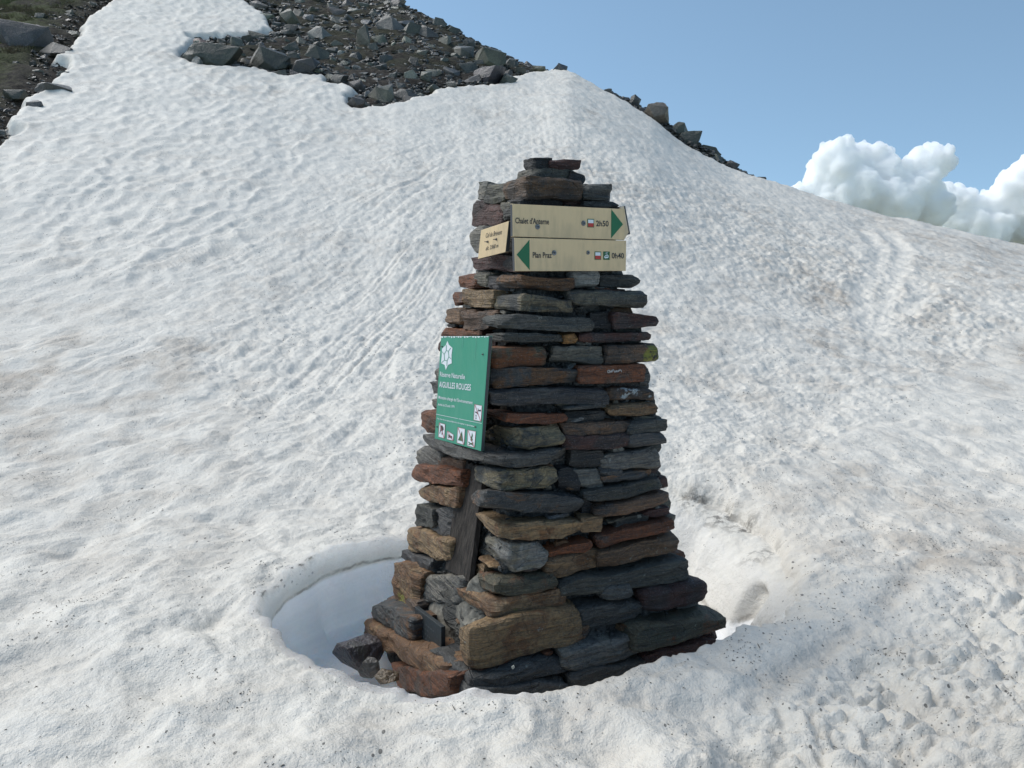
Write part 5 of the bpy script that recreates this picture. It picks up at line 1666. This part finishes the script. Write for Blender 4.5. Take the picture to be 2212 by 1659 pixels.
for (px, py) in rand_in(APX, PA, 500, rn):
    if px < -15 or py < -30: continue
    w = rn.uniform(9, 26)
    if all((px - q[0]) ** 2 + ((py - q[1]) * 1.8) ** 2 > (0.6 * (w + q[2])) ** 2 for q in aspots): aspots.append((px, py, w))
    if len(aspots) >= 44: break
FIELD = []
for px, py, w in spots:
    g = rn.random()
    t = rn.uniform(.75, 1.5)
    if g > .88: t = rn.uniform(2.0, 3.6)
    k_ = rn.uniform(.30, .78)
    o_ = put_rock(px, py, w, w * k_, None, "rocks of the boulder field", (t, t * 1.02, t * rn.uniform(.88, 1.0)), tilt=.4)
    FIELD.append((o_, px, py, w, k_, t))
for px, py, w in aspots:
    t = rn.uniform(.8, 1.7)
    k_ = rn.uniform(.3, .6)
    o_ = put_rock(px, py, w, w * k_, None, "rocks on the brown ground at upper left", (t, t * .97, t * .88), tilt=.3)
    FIELD.append((o_, px, py, w, k_, t))
MARKS = [("the broad dark slab", 50, 84), ("the squared snow-edge block", 139, 163), ("the long leaning slab", 125, 195), ("the rounded snow-edge block", 78, 234),
         ("the rusty brown rock", 433, 92), ("the dark mossy outcrop", 470, 128), ("the dark rounded outcrop", 575, 135), ("the dark jagged rock", 655, 150), ("the pale squared block", 735, 174),
         ("the tall tan boulder", 819, 205), ("the upright rounded boulder", 791, 88), ("the squared grey-green boulder", 628, 45), ("the pale flat slab", 728, 30),
         ("the large leaning pale slab", 846, 58), ("the tan rounded boulder", 998, 114), ("the long sloping boulder", 1052, 132), ("the dark overhanging boulder", 1058, 168),
         ("the pointed skyline block", 948, 52), ("the small bright slab", 936, 162), ("the flat mossy rock", 560, 80)]
ORD = ["", "second ", "third ", "fourth ", "fifth ", "sixth ", "seventh ", "eighth ", "ninth ", "tenth "]
def name_field():
    cls = {}
    for (o_, px, py, w, k_, t) in FIELD:
        m = min(MARKS, key=lambda q: (q[1] - px) ** 2 + ((q[2] - py) * 1.6) ** 2)
        dx, dy = px - m[1], py - m[2]
        if abs(dx) < 0.5 * abs(dy): dr = "above" if dy < 0 else "below"
        elif abs(dy) < 0.35 * abs(dx): dr = "left of" if dx < 0 else "right of"
        else: dr = ("up" if dy < 0 else "down") + " and " + ("left of" if dx < 0 else "right of")
        sz = "small" if w < 21 else ("middling" if w < 31 else "large")
        tn = "dark" if t < 1.0 else ("grey" if t < 1.75 else "pale")
        sh = "slab" if k_ < .45 else "rock"
        cls.setdefault((sz, tn, sh, dr, m[0]), []).append((math.hypot(dx, dy), o_))
    for (sz, tn, sh, dr, mk), lst in cls.items():
        lst.sort(key=lambda q: q[0])
        for i, (_, o_) in enumerate(lst):
            o_["label"] = "%s%s %s %s %s %s" % (ORD[min(i, 9)] , sz, tn, sh, dr, mk) + (", counting outward" if i else "")
name_field()
# rubble mass
def rubble():
    Vs = []; Fc = []; o = 0
    vm = [(np.array([v.co[:] for v in m.vertices]), np.array([p.vertices[:] for p in m.polygons])) for m in VARS]
    rr = random.Random(9)
    pts = [(x, y, 1) for x, y in rand_in(BPX, PB, 8500, rr)] + [(x, y, 0) for x, y in rand_in(APX, PA, 1700, rr) if x > -30]
    a = np.array(pts); X, Y, Z = hit(a[:, 0], a[:, 1])
    # and the far side of the ridge, behind the snow crest
    ex = []
    for _ in range(1500):
        r = rr.uniform(0.118, 0.330); yc = float(np.interp(r, R_LIN, Y_CREST)); y = yc + rr.uniform(0.25, 1.8)
        ex.append((r * y, y))
    ex = np.array(ex)
    X = np.concatenate([X, ex[:, 0]]); Y = np.concatenate([Y, ex[:, 1]]); kinds = [p[2] for p in pts] + [2] * len(ex)
    Z = base_z(X, Y) + ridge_bump(X, Y)
    for x, y, z, kd in zip(X, Y, Z, kinds):
        V, F_ = vm[rr.randrange(len(vm))]
        s = y / FPX * rr.uniform(2.6, 8.5) * (0.6 if kd == 0 else 1) * (1.0 if kd == 2 else 1)
        th = rr.uniform(0, 6.28); c, sn = math.cos(th), math.sin(th)
        W = V * np.array([s * rr.uniform(.8, 1.4), s * rr.uniform(.7, 1.1), s * rr.uniform(.5, 1.1)])
        tl = rr.uniform(-.5, .5); W = np.stack([W[:, 0], W[:, 1] * math.cos(tl) - W[:, 2] * math.sin(tl), W[:, 1] * math.sin(tl) + W[:, 2] * math.cos(tl)], -1)
        W = np.stack([W[:, 0] * c - W[:, 1] * sn, W[:, 0] * sn + W[:, 1] * c, W[:, 2]], -1) + np.array([x, y, z + (0.25 * s if kd != 2 else 0.12)])
        Vs.append(W); Fc.append(F_ + o); o += len(V)
    return mesh_np("rubble", np.vstack(Vs), np.vstack(Fc), False)
obj("rubble", rubble(), M_ROCK, kind="stuff", label="broken stone filling the slope between the boulders")

# short grass and heath on the upper left ground
def grass():
    rr = random.Random(31)
    pts = [p for p in rand_in(APX, PA, 9000, rr) if p[0] > -20 and p[0] + p[1] * 1.4 < 150 + 60 * math.sin(p[0] * .05 + p[1] * .11)]
    pts = [p for p in pts if float(perlin2(p[0] * .03, p[1] * .05, 3)) > -0.12]
    a = np.array(pts); X, Y, Z = hit(a[:, 0], a[:, 1]); 
    n = len(X) * 7
    X = np.repeat(X, 7) + np.random.RandomState(1).normal(0, .12, n); Y = np.repeat(Y, 7) + np.random.RandomState(2).normal(0, .12, n)
    Z = base_z(X, Y) + 0.06
    rs = np.random.RandomState(4)
    ang = rs.uniform(0, 6.28, n); hgt = rs.uniform(.03, .08, n); w = rs.uniform(.006, .014, n)
    lean = rs.normal(0, .05, (n, 2))
    A_ = np.stack([X - np.cos(ang) * w, Y - np.sin(ang) * w, Z], -1); B_ = np.stack([X + np.cos(ang) * w, Y + np.sin(ang) * w, Z], -1)
    C_ = np.stack([X + lean[:, 0], Y + lean[:, 1], Z + hgt], -1)
    V = np.stack([A_, B_, C_], 1).reshape(-1, 3)
    return mesh_np("grass", V, np.arange(len(V)).reshape(-1, 3), False)
tg = NT("dry_alpine_grass"); _g = tg.n("ShaderNodeNewGeometry").outputs["Position"]
M_GRASS = tg.fin(tg.mix(tg.ramp(tg.noise(_g, .8, 3), .4, .6), (0.125, 0.098, 0.055), (0.095, 0.115, 0.038)), 0.8)
obj("grass", grass(), M_GRASS, kind="stuff", label="short dry grass on the upper left ground")

put_rock(1108, 1441, 9, 8, "round white pebble on the dark base slab of the cairn", tone=(5, 5, 4.6), var=0, Y=2.78, tilt=.1, big=False, name="pebble")
# ------------------------------------------------------------------ bits of dead plants and grit on the snow
def debris():
    rs = np.random.RandomState(77)
    n0 = 26000
    px = rs.uniform(-40, 2250, n0); py = 1700 - 760 * rs.uniform(0, 1, n0) ** 0.8
    X, Y, Z = hit(px, py)
    d = np.hypot(X - PC[0], Y - PC[1]); th = np.arctan2(Y - PC[1], X - PC[0])
    clump = fbm2(X * 2.2, Y * 2.2, 121, 3, .6)
    dens = 0.03 + 0.85 * sm(0.30, 0.9, clump) ** 1.5 + 0.25 * sm(900, 1500, px) * sm(1500, 1200, py)
    near_rim = np.exp(-((d - rim_r(th)) / 0.10) ** 2)
    dens = dens + 0.25 * near_rim
    keep = (rs.uniform(0, 1, n0) < dens * 0.75) & (d > rim_r(th) + 0.05) & (Y > 1.4) & (Y < 9)
    X = X[keep]; Y = Y[keep]; n = len(X)
    Z0, h, dd, cc_ = relief(X, Y)
    right = np.exp(-((np.arctan2(Y - PC[1], X - PC[0]) - math.radians(40)) / math.radians(44)) ** 2)
    dof = np.hypot(X - PC[0], Y - PC[1]) - rim_r(np.arctan2(Y - PC[1], X - PC[0]))
    Z = Z0 + h + 0.14 * sm(10, 14, Y) + 0.0015 - np.exp(-dof / 0.22) * 0.10 * right - np.exp(-dof / .035) * (0.01 + .07 * right)
    ln = rs.uniform(0.0012, 0.0045, n) * np.where(rs.uniform(0, 1, n) > .95, 4.0, 1.0); wd = rs.uniform(0.0007, 0.0018, n)
    a = rs.uniform(0, 6.28, n); c, s = np.cos(a), np.sin(a)
    tz = rs.normal(0, .12, n) * ln
    P0 = np.stack([X - c * ln, Y - s * ln, Z - tz], -1); P1 = np.stack([X + c * ln, Y + s * ln, Z + tz + .001], -1)
    nx = np.stack([-s * wd, c * wd, np.zeros(n)], -1); up = np.stack([np.zeros(n), np.zeros(n), wd * 1.6], -1)
    V = np.stack([P0 + nx, P0 - nx, P0 + up, P1 + nx, P1 - nx, P1 + up], 1).reshape(-1, 3)
    b = (np.arange(n) * 6)[:, None]
    T = np.concatenate([b + np.array([[0, 1, 4]]), b + np.array([[0, 4, 3]]), b + np.array([[1, 2, 5]]), b + np.array([[1, 5, 4]]), b + np.array([[2, 0, 3]]), b + np.array([[2, 3, 5]]),
                        b + np.array([[0, 2, 1]]), b + np.array([[3, 4, 5]])])
    return mesh_np("plant_debris", V, T, False)
obj("plant_debris", debris(), M_DEBRIS, kind="stuff", label="tiny dark needles and grit strewn on the snow")

# ------------------------------------------------------------------ cumulus clouds beyond the ridge
def cloud(name, lumps, Yd, label, seed, levels=2, small=1.0):
    rs = np.random.RandomState(seed)
    sp = []
    for (px, py, r) in lumps:
        rr, E = rE(px, py)
        y = Yd + rs.uniform(-.4, .4) * r / FPX * Yd
        sp.append((float(rr) * y, y, EYE + y * float(E), r / FPX * Yd))
    cur = list(sp)
    for lv in range(levels):
        nxt = []
        for (x, y, z, r) in cur:
            for _ in range(20 if lv == 0 else 9):
                v = rs.normal(size=3); v /= np.linalg.norm(v)
                if v[1] > 0.55: v[1] *= -1
                if v[2] < -0.35: v[2] *= -1
                k = r * rs.uniform(.18, .38)
                nxt.append((x + v[0] * r * .88, y + v[1] * r * .88, z + v[2] * r * .88, k))
        sp += nxt; cur = nxt
    ico = bmesh.new(); bmesh.ops.create_icosphere(ico, subdivisions=2, radius=1.0)
    iv = np.array([v.co[:] for v in ico.verts]); fc = np.array([[v.index for v in f.verts] for f in ico.faces]); ico.free()
    Vs = []; Fc = []; o = 0
    for (x, y, z, r) in sp:
        Vs.append(iv * r + np.array([x, y, z])); Fc.append(fc + o); o += len(iv)
    me = mesh_np(name, np.vstack(Vs), np.vstack(Fc), True)
    ob = obj(name, me, M_CLOUD)
    md = ob.modifiers.new("join", 'REMESH'); md.mode = 'VOXEL'; md.voxel_size = Yd * 2.6 / FPX * small; md.use_smooth_shade = True
    dg = bpy.context.evaluated_depsgraph_get(); dg.update()
    me2 = bpy.data.meshes.new_from_object(ob.evaluated_get(dg))
    ob.modifiers.clear(); ob.data = me2
    P = np.empty(len(me2.vertices) * 3, np.float32); me2.vertices.foreach_get("co", P); P = P.reshape(-1, 3).astype(float)
    N = np.empty(len(me2.vertices) * 3, np.float32); me2.vertices.foreach_get("normal", N); N = N.reshape(-1, 3)
    u = FPX / Yd
    d = 5.0 * vnoise3(P[:, 0] * u / 26, P[:, 1] * u / 26, P[:, 2] * u / 26, seed) + 2.6 * vnoise3(P[:, 0] * u / 11, P[:, 1] * u / 11, P[:, 2] * u / 11, seed + 1) + 1.4 * vnoise3(P[:, 0] * u / 5, P[:, 1] * u / 5, P[:, 2] * u / 5, seed + 2)
    P = P + N * (d / u)[:, None]
    me2.vertices.foreach_set("co", P.astype(np.float32).ravel()); me2.update()
    me2.name = name
    ob["label"] = label; ob["category"] = "cloud"
    return ob
tc = bpy.data.materials.new("cumulus"); tc.use_nodes = True
_n = tc.node_tree; _n.nodes.clear()
_o = _n.nodes.new("ShaderNodeOutputMaterial")
CLOUD_Y = 900.0
CLOUD_VOL = True
if CLOUD_VOL:
    _v = _n.nodes.new("ShaderNodeVolumePrincipled")
    _v.inputs["Color"].default_value = (1, 1, 1, 1)
    _v.inputs["Density"].default_value = FPX / CLOUD_Y / 6.0
    _v.inputs["Anisotropy"].default_value = 0.0
    _n.links.new(_v.outputs[0], _o.inputs["Volume"])
    SC.cycles.volume_bounces = 64
    SC.cycles.max_bounces = 64
else:
    _d = _n.nodes.new("ShaderNodeBsdfDiffuse"); _d.inputs[0].default_value = (.98, .98, .98, 1)
    _n.links.new(_d.outputs[0], _o.inputs["Surface"])
M_CLOUD = tc
cloud("cumulus_cloud", [(1730, 420, 26), (1770, 385, 34), (1815, 360, 50), (1866, 362, 52), (1915, 385, 48), (1965, 385, 40), (2010, 355, 42), (1985, 340, 22), (1990, 400, 40), (1850, 420, 60), (1930, 440, 60), (2000, 450, 50), (1780, 440, 40)],
      CLOUD_Y, "large bright cumulus cloud rising behind the right-hand slope, nearer the cairn", 5)
cloud("cumulus_cloud", [(2075, 432, 28), (2110, 455, 34), (2070, 420, 20), (2095, 418, 16), (2050, 440, 26), (2040, 415, 18), (2150, 450, 36), (2190, 430, 50), (2225, 400, 60), (2240, 470, 70), (2130, 500, 50), (2060, 490, 44), (2300, 420, 80), (2340, 520, 90), (2040, 470, 30)],
      CLOUD_Y * 1.1, "second bright cumulus cloud cut by the right edge of the picture", 9)
